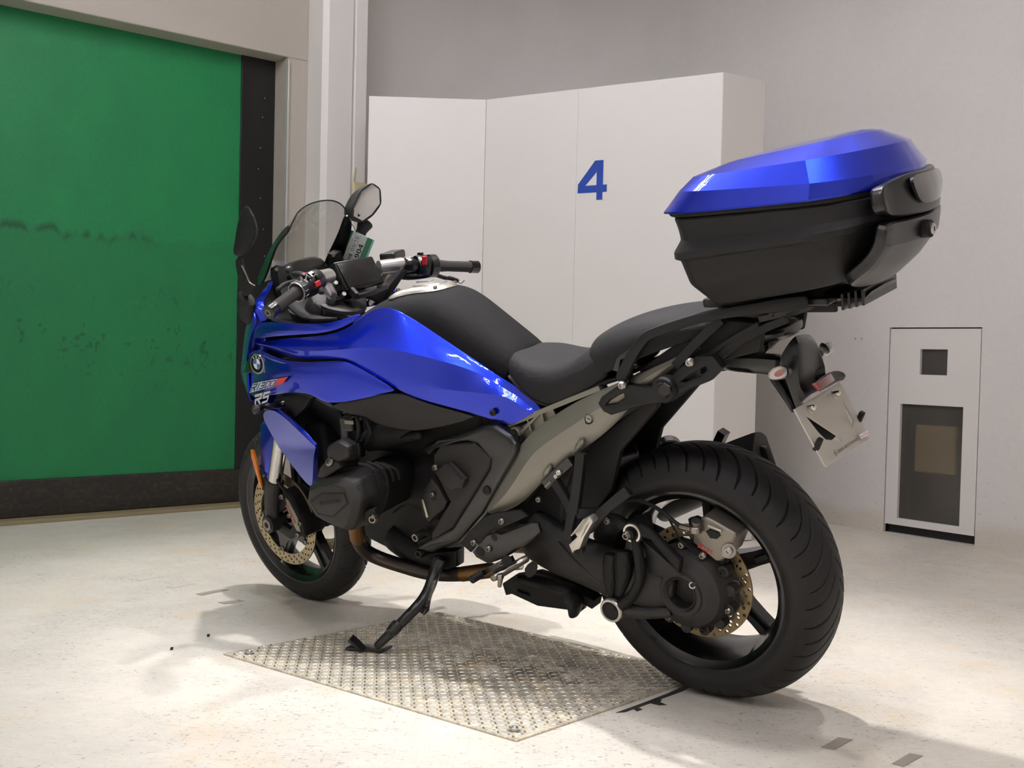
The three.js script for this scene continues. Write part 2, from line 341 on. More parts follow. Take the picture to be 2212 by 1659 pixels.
{ // green roll-up shutter
  const d = new THREE.Group(); d.name = 'door_1'; scene.add(d); d.userData = { kind: 'structure', label: 'green sheet roll-up shutter with black edges', category: 'shutter' };
  const gt = dataTex(1024, 1024, (u, v) => {                           // dyed sheet with scuffs; 3 m x 2.4 m
    let k = 1 + (n16(u * 2, v) - 0.5) * 0.06 + (n256(u * 2, v) - 0.5) * 0.05 + (n512(u * 3, v * 0.5) - 0.5) * 0.05;
    const c = 0.556 + 0.022 * (n16(u * 3, 0.3) - 0.5) + 0.012 * (n64(u * 3, 0.7) - 0.5), tide = clamp(1 - Math.abs(v - c) / 0.012) * clamp(n32(u * 3, v) * 1.8 - 0.5) * clamp((u - 0.7) * 20) * clamp((1.02 - u) * 20);   // old water mark
    const rub = clamp((n128(u * 2, v) * n32(u * 2 + 0.3, v) - 0.5) * 5) * clamp(1 - Math.abs(v - 0.36) * 7);
    k -= 0.3 * tide + 0.22 * rub; if (v < c) k -= 0.05; return [8 * k, 118 * k, 65 * k];
  });
  const g = rbox(3.56, 3.575, 0.187, 2.6, -4.2, 0.444, 0.002);
  { const p = g.attributes.position, u = g.attributes.uv; for (let i = 0; i < p.count; i++) { const Z = p.getX(i) * E3[0] + p.getZ(i) * E3[2]; u.setXY(i, Z / 3, p.getY(i) / 2.4); } }
  obj('curtain', g, std(0xffffff, 0.55, 0, { map: gt }), d, 'green coated sheet with dark scuffs');
  const bk = std(0x15130f, 0.5, 0, { bumpMap: grain(15), bumpScale: 0.0008 });
  obj('edge_seal', rbox(3.552, 3.57, 0.02, 2.6, 0.43, 0.63, 0.003), std(0x0b0b0b, 0.4), d, 'black seal strip with studs');
  const sk = dataTex(512, 256, (u, v) => { const k = 0.7 + 0.5 * n64(u * 2, v) * n16(u, v * 2) + 0.15 * n256(u, v); const w = clamp((n32(u * 2, v) - 0.45) * 2); return [(34 + 22 * w) * k, (29 + 17 * w) * k, (22 + 12 * w) * k]; });
  const q = rbox(3.545, 3.575, 0.018, 0.19, -4.2, 0.46, 0.006); { const p = q.attributes.position, u = q.attributes.uv; for (let i = 0; i < p.count; i++) { const Z = p.getX(i) * E3[0] + p.getZ(i) * E3[2]; u.setXY(i, Z / 1.2, p.getY(i) / 0.4); } }
  obj('bottom_skirt', q, std(0xffffff, 0.55, 0, { map: sk }), d, 'dirty black rubber skirt');
  const sg = new THREE.SphereGeometry(0.006, 10, 6);
  for (const [y, z] of [[2.02, 0.55], [1.86, 0.54], [1.6, 0.545], [1.44, 0.565], [1.3, 0.575], [1.3, 0.592], [1.75, 0.53], [2.12, 0.56]]) { const p = room(3.55, y, z); const m = obj('stud', sg, M.chrome, d); m.position.set(...p); m.scale.set(0.6, 0.6, 0.6); }
  obj('edge_strip', rbox(3.40, 3.425, 0, 2.3, 0.612, 0.622, 0.001), std(0xd6d4cd, 0.3, 0.4), d, 'thin pale edge strip');
}
{ // folding partition with the numeral
  const t = new THREE.Group(); t.name = 'folding_partition'; scene.add(t);
  t.userData = { label: 'cream folding partition of flat panels with a blue number 4', category: 'partition' };
  const A = [1.36, 1.885], B = [1.40, 1.64], C = [2.56, 1.247], D = [2.918, 0.795];
  const S = [B[0] + (C[0] - B[0]) * 0.712 / 1.2247, B[1] + (C[1] - B[1]) * 0.712 / 1.2247];
  const pan = (P, Q, T, h = 2.07, cut = 0.0002) => {
    const L = Math.hypot(Q[0] - P[0], Q[1] - P[1]), g = strip(new RoundedBoxGeometry(L - cut * 2, h - 0.004, T, 3, 0.0025));
    g.translate(L / 2, h / 2 + 0.002, -T / 2); g.rotateY(-Math.atan2(Q[1] - P[1], Q[0] - P[0])); g.translate(P[0], 0, P[1]); return toRoom(g);
  };
  obj('partition_panel', pan(S, B, 0.045), panelM, t); obj('partition_panel', pan(C, S, 0.045), panelM, t); obj('partition_panel', pan(B, A, 0.04), panelM, t); obj('partition_panel', pan(D, C, 0.045), panelM, t);
  const ps = [[0.6142, 1.7278], [0.5709, 1.7278], [0.5715, 1.6138], [0.551, 1.6138], [0.551, 1.5806], [0.5725, 1.5806], [0.5729, 1.5454], [0.603, 1.5454], [0.603, 1.5806], [0.7022, 1.5806], [0.701, 1.6213]];
  const hole = [[0.6042, 1.6757], [0.6046, 1.6138], [0.6626, 1.6138]];
  const s = new THREE.Shape(ps.map((p) => new THREE.Vector2(p[0], p[1])).reverse()); s.holes.push(new THREE.Path(hole.map((p) => new THREE.Vector2(p[0], p[1]))));
  const g = new THREE.ExtrudeGeometry(s, { depth: 0.0012, bevelEnabled: false });
  g.translate(0, 0, 0); const an = Math.atan2(C[1] - B[1], C[0] - B[0]);
  g.translate(0, 0, -0.0022); g.rotateY(-an); g.translate(B[0], 0, B[1]); obj('numeral', toRoom(g), std(0x0f3d9c, 0.5), t, 'blue number 4');
}
{ // flush cabinet in the right wall
  const t = new THREE.Group(); t.name = 'wall_cabinet'; scene.add(t);
  t.userData = { label: 'tall white flush cabinet with two dark windows set into the right wall', category: 'cabinet' };
  const dk = std(0x1b1917, 0.6);
  obj('housing', [rbox(0.700, 1.17, 0.0, 0.995, 2.86, 2.875, 0.002), rbox(0.690, 0.7065, 0, 0.995, 2.67, 2.87, 0.001), rbox(1.1635, 1.18, 0, 0.995, 2.67, 2.87, 0.001), rbox(0.690, 1.18, 0.9895, 1.0, 2.67, 2.87, 0.001)], dk, t, 'dark recess behind the door');
  const s = new THREE.Shape([[0.7105, 0.045], [1.1595, 0.045], [1.1595, 0.984], [0.7105, 0.984]].map((p) => new THREE.Vector2(...p)));
  s.holes.push(new THREE.Path([[0.867, 0.768], [0.867, 0.888], [1.003, 0.888], [1.003, 0.768]].map((p) => new THREE.Vector2(...p))));
  s.holes.push(new THREE.Path([[0.783, 0.078], [0.783, 0.626], [1.096, 0.626], [1.096, 0.078]].map((p) => new THREE.Vector2(...p))));
  const g = new THREE.ExtrudeGeometry(s, { depth: 0.018, bevelEnabled: false }); g.translate(0, 0, 2.652); obj('door_panel', toRoom(g), panelM, t);
  const gl = phy(0xcfcac2, 0.16, 0, { transmission: 0.92, thickness: 0 }), pane = (a, b, c, d) => obj('pane', rbox(a, b, c, d, 2.672, 2.675, 0.0005), gl, t, 'dark tinted window');
  pane(0.86, 1.01, 0.76, 0.895); pane(0.775, 1.104, 0.07, 0.634);
  obj('device', rbox(0.83, 1.035, 0.305, 0.53, 2.684, 2.72, 0.01), std(0xf2e9c4, 0.7), t, 'beige square unit behind the lower window');
  obj('plinth', rbox(0.71, 1.16, 0.0, 0.043, 2.69, 2.71, 0.001), dk, t);
}
{ // cordless handset hung on the column
  const t = new THREE.Group(); t.name = 'wall_handset'; scene.add(t); t.position.set(...room(3.225, 1.6, 0.945)); t.rotation.y = RA;
  t.userData = { label: 'small yellowed handset with a stub antenna hung on the column', category: 'handset' };
  const yel = std(0xc9bd98, 0.5);
  obj('body', [box([0, 0.0, 0], [0.03, 0.19, 0.095], 0.014)], yel, t);
  obj('antenna', tube([[0, 0.07, -0.042], [0, 0.12, -0.036], [0, 0.17, -0.028]], 0.0045), yel, t);
  obj('grille', [...Array(5).keys()].map((i) => box([-0.016, 0.05 - i * 0.008, 0], [0.002, 0.003, 0.04], 0.0008)), std(0x8e8466, 0.6), t);
  obj('button', [0, 1, 2].map((i) => box([-0.016, -0.07, -0.012 + i * 0.012], [0.003, 0.005, 0.006], 0.001)), std(0x3a362c, 0.6), t);
}
// ceiling fittings
SPOTS.forEach(([x, z], i) => {
  const t = new THREE.Group(); t.name = numbered('ceiling_spotlight'); scene.add(t); t.position.set(x, CEIL, z);
  t.userData = { label: 'round white ceiling spotlight above ' + ['the rider seat', 'the front wheel', 'the rear wheel, wall side', 'the floor behind the rear wheel', 'the floor beside the engine', 'the floor beside the front wheel'][i], category: 'spotlight', group: 'ceiling spotlights over the motorcycle' };
  obj('can', lathe([0, 0.02, 0], [0, -1, 0], [[0.0, 0], [0.07, 0], [0.07, 0.135], [0.06, 0.135], [0.056, 0.06], [0, 0.05]], 28), M.white, t);
  const lens = obj('lens', cyl([0, -0.085, 0], [0, -0.09, 0], 0.052), new THREE.MeshStandardMaterial({ color: 0xffffff, emissive: SPOT_COLOR, emissiveIntensity: 30 }), t); lens.castShadow = false;
});
TROFFERS.forEach(([x, z], i) => {
  const t = new THREE.Group(); t.name = numbered('ceiling_light'); scene.add(t); t.position.set(x, CEIL, z);
  t.userData = { label: 'white three-tube ceiling batten above ' + ['the middle of the motorcycle', 'the floor behind the viewer on the right', 'the floor behind the viewer', 'the front wheel and shutter'][i], category: 'ceiling light', group: 'fluorescent fittings on the ceiling' };
  obj('tray', [box([0, -0.275, 0], [1.26, 0.03, 0.32], 0.006), cyl([-0.4, 0, 0], [-0.4, -0.265, 0], 0.006), cyl([0.4, 0, 0], [0.4, -0.265, 0], 0.006)], M.white, t, 'white batten tray on two rods');
  for (const dz of TUBES) { const tb = obj('tube', cyl([-0.6, -0.304, dz], [0.6, -0.304, dz], 0.013), new THREE.MeshStandardMaterial({ color: 0xffffff, emissive: TUBE_COLOR, emissiveIntensity: 84 }), t); tb.castShadow = false; }
});
// floor: bolted tread plate
{
  const t = new THREE.Group(); t.name = 'tread_plate'; scene.add(t); t.userData = { label: 'worn steel tread plate bolted to the floor under the motorcycle', category: 'floor plate' };
  const Q = [[1.14, -0.642], [0.153, -0.639], [0.08, 0.085], [1.04, 0.107]];
  const s = new THREE.Shape(Q.map((p) => new THREE.Vector2(p[0], -p[1]))), g = new THREE.ExtrudeGeometry(s, { depth: 0.003, bevelEnabled: true, bevelThickness: 0.0008, bevelSize: 0.0008, bevelSegments: 1 }); g.rotateX(-Math.PI / 2); g.translate(0, 0.0009, 0);
  const pt = dataTex(1024, 1024, (u, v) => {
    const x = u * 1.2, z = v * 1.2 - 0.75; let k = 0.9 + (n64(u, v) - 0.5) * 0.18 + (n256(u, v) - 0.5) * 0.2, r = 0;
    const c = Math.exp(-(((x - 0.55) / 0.3) ** 2 + ((z + 0.28) / 0.2) ** 2)), c2 = Math.exp(-(((x - 0.35) / 0.2) ** 2 + ((z + 0.15) / 0.12) ** 2));
    const m = clamp((n32(u, v) * 0.6 + n128(u + 0.3, v) * 0.5 - 0.38) * 2.6); k -= 0.42 * c * m + 0.4 * c2 * m; r = 0.25 * clamp((n32(u + 0.5, v + 0.3) - 0.4) * 2.2) * (0.35 + c);
    return [226 * k, (217 - 42 * r) * k, (196 - 110 * r) * k];
  });
  const pg = worldUV(g, 1 / 1.2); { const u = pg.attributes.uv; for (let i = 0; i < u.count; i++) u.setY(i, u.getY(i) + 0.75 / 1.2); }
  const pm = std(0xffffff, 0.5, 0.15, { map: pt, bumpMap: grain(30), bumpScale: 0.0002 });
  obj('sheet', pg, pm, t, 'stained steel sheet');
  const lug = new THREE.SphereGeometry(1, 8, 3, 0, Math.PI * 2, 0, Math.PI / 2); lug.scale(0.0105, 0.0026, 0.0031);
  const lm = std(0xcfc8ba, 0.26, 0.8), spots = [];
  const inside = (x, z) => Q.every((a, i) => { const b = Q[(i + 1) % 4]; return (b[0] - a[0]) * (z - a[1]) - (b[1] - a[1]) * (x - a[0]) < -0.008 * Math.hypot(b[0] - a[0], b[1] - a[1]); });
  const st = 0.0205, bolts = [[1.085, -0.60], [0.19, -0.598], [0.125, 0.045], [1.0, 0.07]];
  for (let i = -60; i < 60; i++) for (let j = -60; j < 60; j++) {
    const x = 0.6 + i * st, z = -0.28 + j * st;
    if (inside(x, z) && bolts.every((b) => Math.hypot(b[0] - x, b[1] - z) > 0.022)) spots.push([x, z, (i + j) & 1]);
  }
  spots.sort((a, b) => Math.hypot(a[0] + 1.254, a[1] + 2.475) - Math.hypot(b[0] + 1.254, b[1] + 2.475));
  const rest = [];
  spots.forEach(([x, z, k], i) => {
    const a = k ? Math.PI / 4 : -Math.PI / 4;
    if (i < 300) { const m = obj('tread_lug', lug, lm, t); m.position.set(x, 0.0043, z); m.rotation.y = a; }
    else { const c = lug.clone(); c.rotateY(a); c.translate(x, 0.0043, z); rest.push(c); }
  });
  const rm = obj('tread_lug', rest, lm, t); rm.userData.kind = 'stuff';
  for (const b of bolts) obj('bolt', [cyl([b[0], 0.004, b[1]], [b[0], 0.006, b[1]], 0.014), cyl([b[0], 0.006, b[1]], [b[0], 0.014, b[1]], 0.0095, 0.0095, 6), cyl([b[0], 0.014, b[1]], [b[0], 0.0165, b[1]], 0.006, 0.005)], M.silver, t, 'zinc hex bolt');
}
// grip strips stuck to the floor in line with the wheels
{
  const tm = std(0xb3a99b, 0.85, 0, { bumpMap: grain(60), bumpScale: 0.0008 }), tl = std(0xddd5c6, 0.8, 0, { bumpMap: grain(60), bumpScale: 0.0006 });
  const put = (pts, label, m, group) => { const g = plate(pts, 0.0022, { bevel: 0.0006, toward: [0, 1, 0], n: [0, 1, 0], seg: 1, back: 0.0022 }); const o = obj('floor_strip', g, m); o.userData = { label, category: 'floor strip', group }; };
  put([[-.3508,0,-.2326],[-.377,0,-.2263],[-.3838,0,-.1395],[-.3544,0,-.1466]], 'grey gritty strip on the floor just behind the rear tyre', tm, 'floor strips behind the rear wheel');
  put([[-.4985,0,-.2236],[-.5226,0,-.2237],[-.5324,0,-.1354],[-.5063,0,-.1395]], 'grey gritty floor strip nearest the bottom right corner', tm, 'floor strips behind the rear wheel');
  put([[2.1362,0,-.261],[2.1093,0,-.2585],[2.1082,0,-.1614],[2.1293,0,-.1709]], 'pale floor strip farthest from the front tyre', tl, 'floor strips ahead of the front wheel');
  put([[1.9551,0,-.2563],[1.9284,0,-.2517],[1.9324,0,-.1571],[1.9496,0,-.1665]], 'pale floor strip second farthest from the front tyre', tl, 'floor strips ahead of the front wheel');
  put([[1.797,0,-.2531],[1.7669,0,-.2517],[1.7729,0,-.1396],[1.7991,0,-.1541]], 'scuffed grey floor strip second nearest the front tyre', tm, 'floor strips ahead of the front wheel');
  put([[1.6476,0,-.2783],[1.6154,0,-.2797],[1.6022,0,-.2075],[1.6291,0,-.2105]], 'torn dark floor strip nearest the front tyre', tm, 'floor strips ahead of the front wheel');
}

{ // oily residue at the plate edge
  const om = std(0x1c1813, 0.45), put = (pts, label) => { const o = obj('oil_stain', plate(pts, 0.0006, { bevel: 0.0001, toward: [0, 1, 0], n: [0, 1, 0], seg: 1, back: 0.0007 }), om); o.userData = { label, category: 'stain', group: 'oil stains by the tread plate' }; };
  put([[.1001,0,-.3345],[.092,0,-.2362],[.0853,0,-.129],[.0853,0,-.0424],[.0739,0,-.0109],[.0662,0,-.0763],[.0728,0,-.1616],[.0784,0,-.2377],[.0859,0,-.3172]], 'dark oily line along the plate edge by the rear tyre');
  put([[.085,0,-.2205],[.0869,0,-.1745],[.0678,0,-.181],[.0638,0,-.1964],[.0408,0,-.2034],[.0529,0,-.2191],[.0681,0,-.219]], 'small black oil blot beside the plate edge');
  put([[.084,0,-.2841],[.0797,0,-.2666],[.0661,0,-.2723],[.0687,0,-.2926]], 'tiny black oil spot nearer the plate corner');
}

for (const [c, label] of [[[1.2861,0,-.7013], 'small dark rubber crumb on the floor left of the tread plate'], [[1.3293,0,-.5508], 'tiny dark crumb on the floor behind the plate corner bolt']]) { const o = obj('rubber_crumb', box([0, 0, 0], [0.008, 0.004, 0.02], 0.0018, [0, 0.9, 0]), std(0x15130f, 0.7)); o.position.set(c[0], 0.002, c[2]); o.userData = { label, category: 'debris', group: 'crumbs on the floor' }; }
{ const o = obj('wall_plug', [0, 1].map((i) => { const p = room(1.35 - i * 0.035, 0.935, 2.6495), q = room(1.35 - i * 0.035, 0.935, 2.648); return cyl(p, q, 0.004); }), std(0x8a8378, 0.7)); o.userData = { label: 'pair of filled screw holes in the right wall left of the cabinet', category: 'screw holes' }; }

// ---------------------------------------------------------------- the motorcycle (x forward, y up, z to its right; leaning on its side stand)
const B = new THREE.Group(); B.name = 'motorcycle'; scene.add(B); B.rotation.x = -0.2449;
B.userData = { label: 'blue and black sport touring motorcycle leaning on its side stand', category: 'motorcycle' };
const P = (name, geo, mat, label) => obj(name, geo, mat, B, label);
const S = (parent, name, geo, mat, label) => obj(name, geo, mat, parent, label);
const both = (name, geo, mat, label) => { const g = Array.isArray(geo) ? merge(geo) : strip(geo); return [P(name, g, mat, label), P(name, mirror(g), mat)]; };
function limb(pts, ry, rz, o = {}) {                   // tapered tube with oval section; ry in the plane of the path, rz sideways
  const Q = pts.map(V), n = o.n || 10, R = [];
  const up = V(o.up || [0, 0, 1]);
  Q.forEach((p, i) => {
    const d = (Q[i + 1] || p).clone().sub(Q[i - 1] || p).normalize(), s = new THREE.Vector3().crossVectors(d, up).normalize(), u = new THREE.Vector3().crossVectors(s, d).normalize();
    R.push([...Array(n).keys()].map((k) => { const a = (k + 0.5) / n * Math.PI * 2; return p.clone().addScaledVector(s, -Math.cos(a) * ry[i]).addScaledVector(u, Math.sin(a) * rz[i]).toArray(); }));
  });
  return rings(R, { lv: 2, edge: 1, ...o });
}
const WB = 1.487, RR = 0.3204, RF = 0.2999, RKE = 24.5 * Math.PI / 180;
const steerM = new THREE.Matrix4().makeTranslation(WB + 0.116, 0, 0).multiply(new THREE.Matrix4().makeRotationAxis(new THREE.Vector3(-Math.sin(RKE), Math.cos(RKE), 0), -0.0627)).multiply(new THREE.Matrix4().makeTranslation(-WB - 0.116, 0, 0));
const steer = (g) => strip(g.clone()).applyMatrix4(steerM);
// revolve [z, r] outline about the wheel axle
function wheelLathe(cx, cy, prof, seg = 96, ang = 0.5) { const g = new THREE.LatheGeometry(prof.map((p) => new THREE.Vector2(p[1], p[0])), seg); g.rotateX(Math.PI / 2); g.translate(cx, cy, 0); return boxUV(toCreasedNormals(g.toNonIndexed(), ang)); }
function tyre(cx, R, half, hw, pat, na, nz) {
  const cv = new THREE.SplineCurve([...half.slice(1).reverse().map((p) => new THREE.Vector2(-p[0], p[1])), ...half.map((p) => new THREE.Vector2(p[0], p[1]))]);
  const pr = cv.getSpacedPoints(nz), pos = [], idx = [];
  for (let i = 0; i <= na; i++) for (let j = 0; j <= nz; j++) {
    const a = (i % na) / na * Math.PI * 2, p = pr[j]; let r = p.y, z = p.x;
    if (r > R - 0.05) { const d = pat(a, z, R); r -= d; z *= 1 - d * 1.2; }
    pos.push(cx + r * Math.cos(a), R + r * Math.sin(a), z);
  }
  const n = nz + 1; for (let i = 0; i < na; i++) for (let j = 0; j < nz; j++) { const a = i * n + j, b = a + 1, c = a + n, d = c + 1; idx.push(a, c, b, b, c, d); }
  const g = new THREE.BufferGeometry(); g.setAttribute('position', new THREE.Float32BufferAttribute(pos, 3)); g.setIndex(idx); g.computeVertexNormals();
  return g;
}
function slashes(N, list, hw) {                        // list: [phase, from, to, sweep, curve, half width]
  return (a, z, R) => {
    const s = z < 0 ? 0 : 0.5, u = Math.abs(z) / hw; let d = 0;
    for (const [ph, u0, u1, sw, cu, w] of list) {
      if (u < u0 || u > u1) continue;
      const t = (u - u0) / (u1 - u0), th = ph + sw * t + cu * t * t;
      let q = (a / (Math.PI * 2) * N + s - th) % 1; if (q < 0) q += 1; if (q > 0.5) q -= 1;
      const dist = Math.abs(q) * Math.PI * 2 / N * R * 0.75, ww = w * Math.min(1, (1 - t) * 3 + 0.35, t * 5 + 0.5);
      if (dist < ww + 0.0008) d = Math.max(d, 0.0065 * clamp((ww + 0.0008 - dist) / 0.0014));
    }
    return d;
  };
}
const circ = (P, x, y, r, n, cw) => { for (let k = 0; k < n; k++) { const a = (cw ? -1 : 1) * k / n * Math.PI * 2; P[k ? 'lineTo' : 'moveTo'](x + r * Math.cos(a), y + r * Math.sin(a)); } return P; };
const ringHoles = (ro, ri, holes, hr) => { const s = circ(new THREE.Shape(), 0, 0, ro, 120); s.holes.push(circ(new THREE.Path(), 0, 0, ri, 100, true)); for (const [r, a] of holes) s.holes.push(circ(new THREE.Path(), r * Math.cos(a), r * Math.sin(a), hr, 12, true)); return s; };
function discGeo(cx, cy, z, ro, ri, holes, hr, t = 0.005) { const g = new THREE.ExtrudeGeometry(ringHoles(ro, ri, holes, hr), { depth: t - 0.001, bevelEnabled: true, bevelThickness: 0.0005, bevelSize: 0.0005, bevelOffset: -0.0005, bevelSegments: 1, curveSegments: 8 }); g.translate(cx, cy, z - t / 2 + 0.0005); return g; }
{ // front wheel
  const half = [[0, RF], [0.018, RF - 0.003], [0.035, RF - 0.0105], [0.05, RF - 0.025], [0.059, RF - 0.042], [0.0605, RF - 0.052], [0.058, RF - 0.062], [0.053, RF - 0.073], [0.051, 0.222]];
  const pat = slashes(22, [[0, 0.12, 0.95, 1.3, -0.45, 0.002], [0.5, 0.4, 0.9, 0.8, -0.3, 0.0018]], 0.06);
  const w = P('front_wheel', steer(wheelLathe(WB, RF, [[-0.0535, 0.2265], [-0.0535, 0.2215], [-0.046, 0.214], [-0.042, 0.205], [-0.02, 0.197], [0, 0.194], [0.02, 0.197], [0.042, 0.205], [0.046, 0.214], [0.0535, 0.2215], [0.0535, 0.2265], [0.049, 0.229], [0.045, 0.226], [0.04, 0.21], [-0.04, 0.21], [-0.045, 0.226], [-0.049, 0.229], [-0.0535, 0.2265]])), M.gloss, 'gloss black cast rim');
  S(w, 'tyre', steer(tyre(WB, RF, half, 0.06, pat, 1000, 84)), M.rubber, 'black road tyre');
  for (let k = 0; k < 5; k++) {
    const a = (240 + 72 * k) * Math.PI / 180, dir = (r, da, z) => [WB + r * Math.cos(a + da), RF + r * Math.sin(a + da), z];
    S(w, 'spoke', steer(merge([bar([dir(0.045, 0.25, 0), dir(0.11, 0.13, 0), dir(0.2, 0.11, 0)], [0.04, 0.03, 0.026], [0.022, 0.016, 0.018]), bar([dir(0.045, -0.25, 0), dir(0.11, -0.13, 0), dir(0.2, -0.11, 0)], [0.04, 0.03, 0.026], [0.022, 0.016, 0.018])])), M.gloss);
  }
  S(w, 'hub', steer(wheelLathe(WB, RF, [[-0.06, 0.02], [-0.06, 0.052], [-0.03, 0.05], [0, 0.046], [0.03, 0.05], [0.06, 0.052], [0.06, 0.02], [-0.06, 0.02]], 40)), M.gloss);
  S(w, 'valve', steer(tube([[WB + 0.042, RF - 0.19, -0.0], [WB + 0.04, RF - 0.178, -0.012], [WB + 0.036, RF - 0.165, -0.03]], 0.004)), M.steel, 'angled metal valve');
  for (const s of [-1, 1]) {
    const z = 0.073 * s, hs = []; for (let k = 0; k < 30; k++) { const a = k * Math.PI / 15; hs.push([0.1475, a], [0.1375, a + 0.07], [0.1275, a + 0.14]); }
    const d = P('brake_disc', steer(discGeo(WB, RF, z, 0.155, 0.119, hs, 0.0036)), M.disc, 'drilled front brake disc');
    const sp = new THREE.Shape(); for (let k = 0; k < 50; k++) { const a = k / 50 * Math.PI * 2, r = 0.075 + 0.04 * Math.pow(Math.max(0, Math.cos(a * 5)), 1.3); sp[k ? 'lineTo' : 'moveTo'](r * Math.cos(a), r * Math.sin(a)); }
    const hh = new THREE.Path(); hh.absarc(0, 0, 0.045, 0, Math.PI * 2, true); sp.holes.push(hh);
    const cg = new THREE.ExtrudeGeometry(sp, { depth: 0.004, bevelEnabled: true, bevelSize: 0.001, bevelThickness: 0.001, bevelSegments: 1 }); cg.translate(WB, RF, z - 0.002 - 0.004 * -s * 0); S(d, 'carrier', steer(cg), M.gloss, 'black disc carrier');
    for (let k = 0; k < 5; k++) { const a = (k * 72) * Math.PI / 180, c = [WB + 0.113 * Math.cos(a), RF + 0.113 * Math.sin(a), z + s * 0.003]; S(d, 'rivet', steer(lathe(c, add3(c, [0, 0, s]), [[0, -0.008], [0.0095, -0.008], [0.0095, 0.003], [0.006, 0.005], [0.0045, 0.005], [0.004, 0.001], [0, 0.001]], 18)), M.steel); }
  }
}
{ // rear wheel
  const half = [[0, RR], [0.03, RR - 0.004], [0.055, RR - 0.0135], [0.078, RR - 0.031], [0.093, RR - 0.055], [0.0955, RR - 0.066], [0.0935, RR - 0.078], [0.088, RR - 0.09], [0.085, 0.222]];
  const pat = slashes(14, [[0.0, 0.05, 0.9, 1.0, -0.45, 0.0023], [0.34, 0.05, 0.84, 0.95, -0.42, 0.002], [0.68, 0.12, 0.92, 0.9, -0.4, 0.0019]], 0.095);
  const w = P('rear_wheel', wheelLathe(0, RR, [[-0.087, 0.2265], [-0.087, 0.2205], [-0.079, 0.213], [-0.072, 0.204], [-0.03, 0.192], [0, 0.188], [0.03, 0.192], [0.072, 0.204], [0.079, 0.213], [0.087, 0.2205], [0.087, 0.2265], [0.082, 0.2295], [0.078, 0.226], [0.07, 0.21], [-0.07, 0.21], [-0.078, 0.226], [-0.082, 0.2295], [-0.087, 0.2265]]), M.gloss, 'gloss black cast rim');
  S(w, 'tyre', tyre(0, RR, half, 0.095, pat, 1400, 130), M.rubber, 'wide black road tyre');
  for (let k = 0; k < 5; k++) {
    const a = (160 + 72 * k) * Math.PI / 180, dir = (r, z, da = 0) => [r * Math.cos(a + da), RR + r * Math.sin(a + da), z];
    S(w, 'spoke', [bar([dir(0.05, 0.02), dir(0.12, 0.035, 0.04), dir(0.2, 0.04)], [0.05, 0.032, 0.034], [0.05, 0.034, 0.04]), bar([dir(0.12, 0.01, 0.04), dir(0.165, 0.02, 0.02), dir(0.196, 0.02, 0.0)], [0.014, 0.012, 0.014], [0.012, 0.012, 0.014])], M.gloss);
  }
  S(w, 'hub', wheelLathe(0, RR, [[-0.06, 0.03], [-0.06, 0.065], [0.0, 0.06], [0.05, 0.055], [0.055, 0.03], [-0.06, 0.03]], 40), M.gloss);
  const hs = []; for (let k = 0; k < 24; k++) { const a = k * Math.PI / 12; hs.push([0.135, a], [0.126, a + 0.13], [0.1205, a + 0.065]); }
  const d = P('brake_disc', discGeo(0, RR, -0.073, 0.1425, 0.1125, hs, 0.0042), M.discR, 'drilled rear brake disc with brownish bloom');
  for (let k = 0; k < 5; k++) { const a = (20 + k * 72) * Math.PI / 180, dir = (r, da) => [r * Math.cos(a + da), RR + r * Math.sin(a + da), -0.071]; S(d, 'carrier_arm', plate([dir(0.06, -0.35), dir(0.095, -0.12), dir(0.118, -0.16), dir(0.118, 0.16), dir(0.095, 0.12), dir(0.06, 0.35)], 0.007), M.alu); }
}
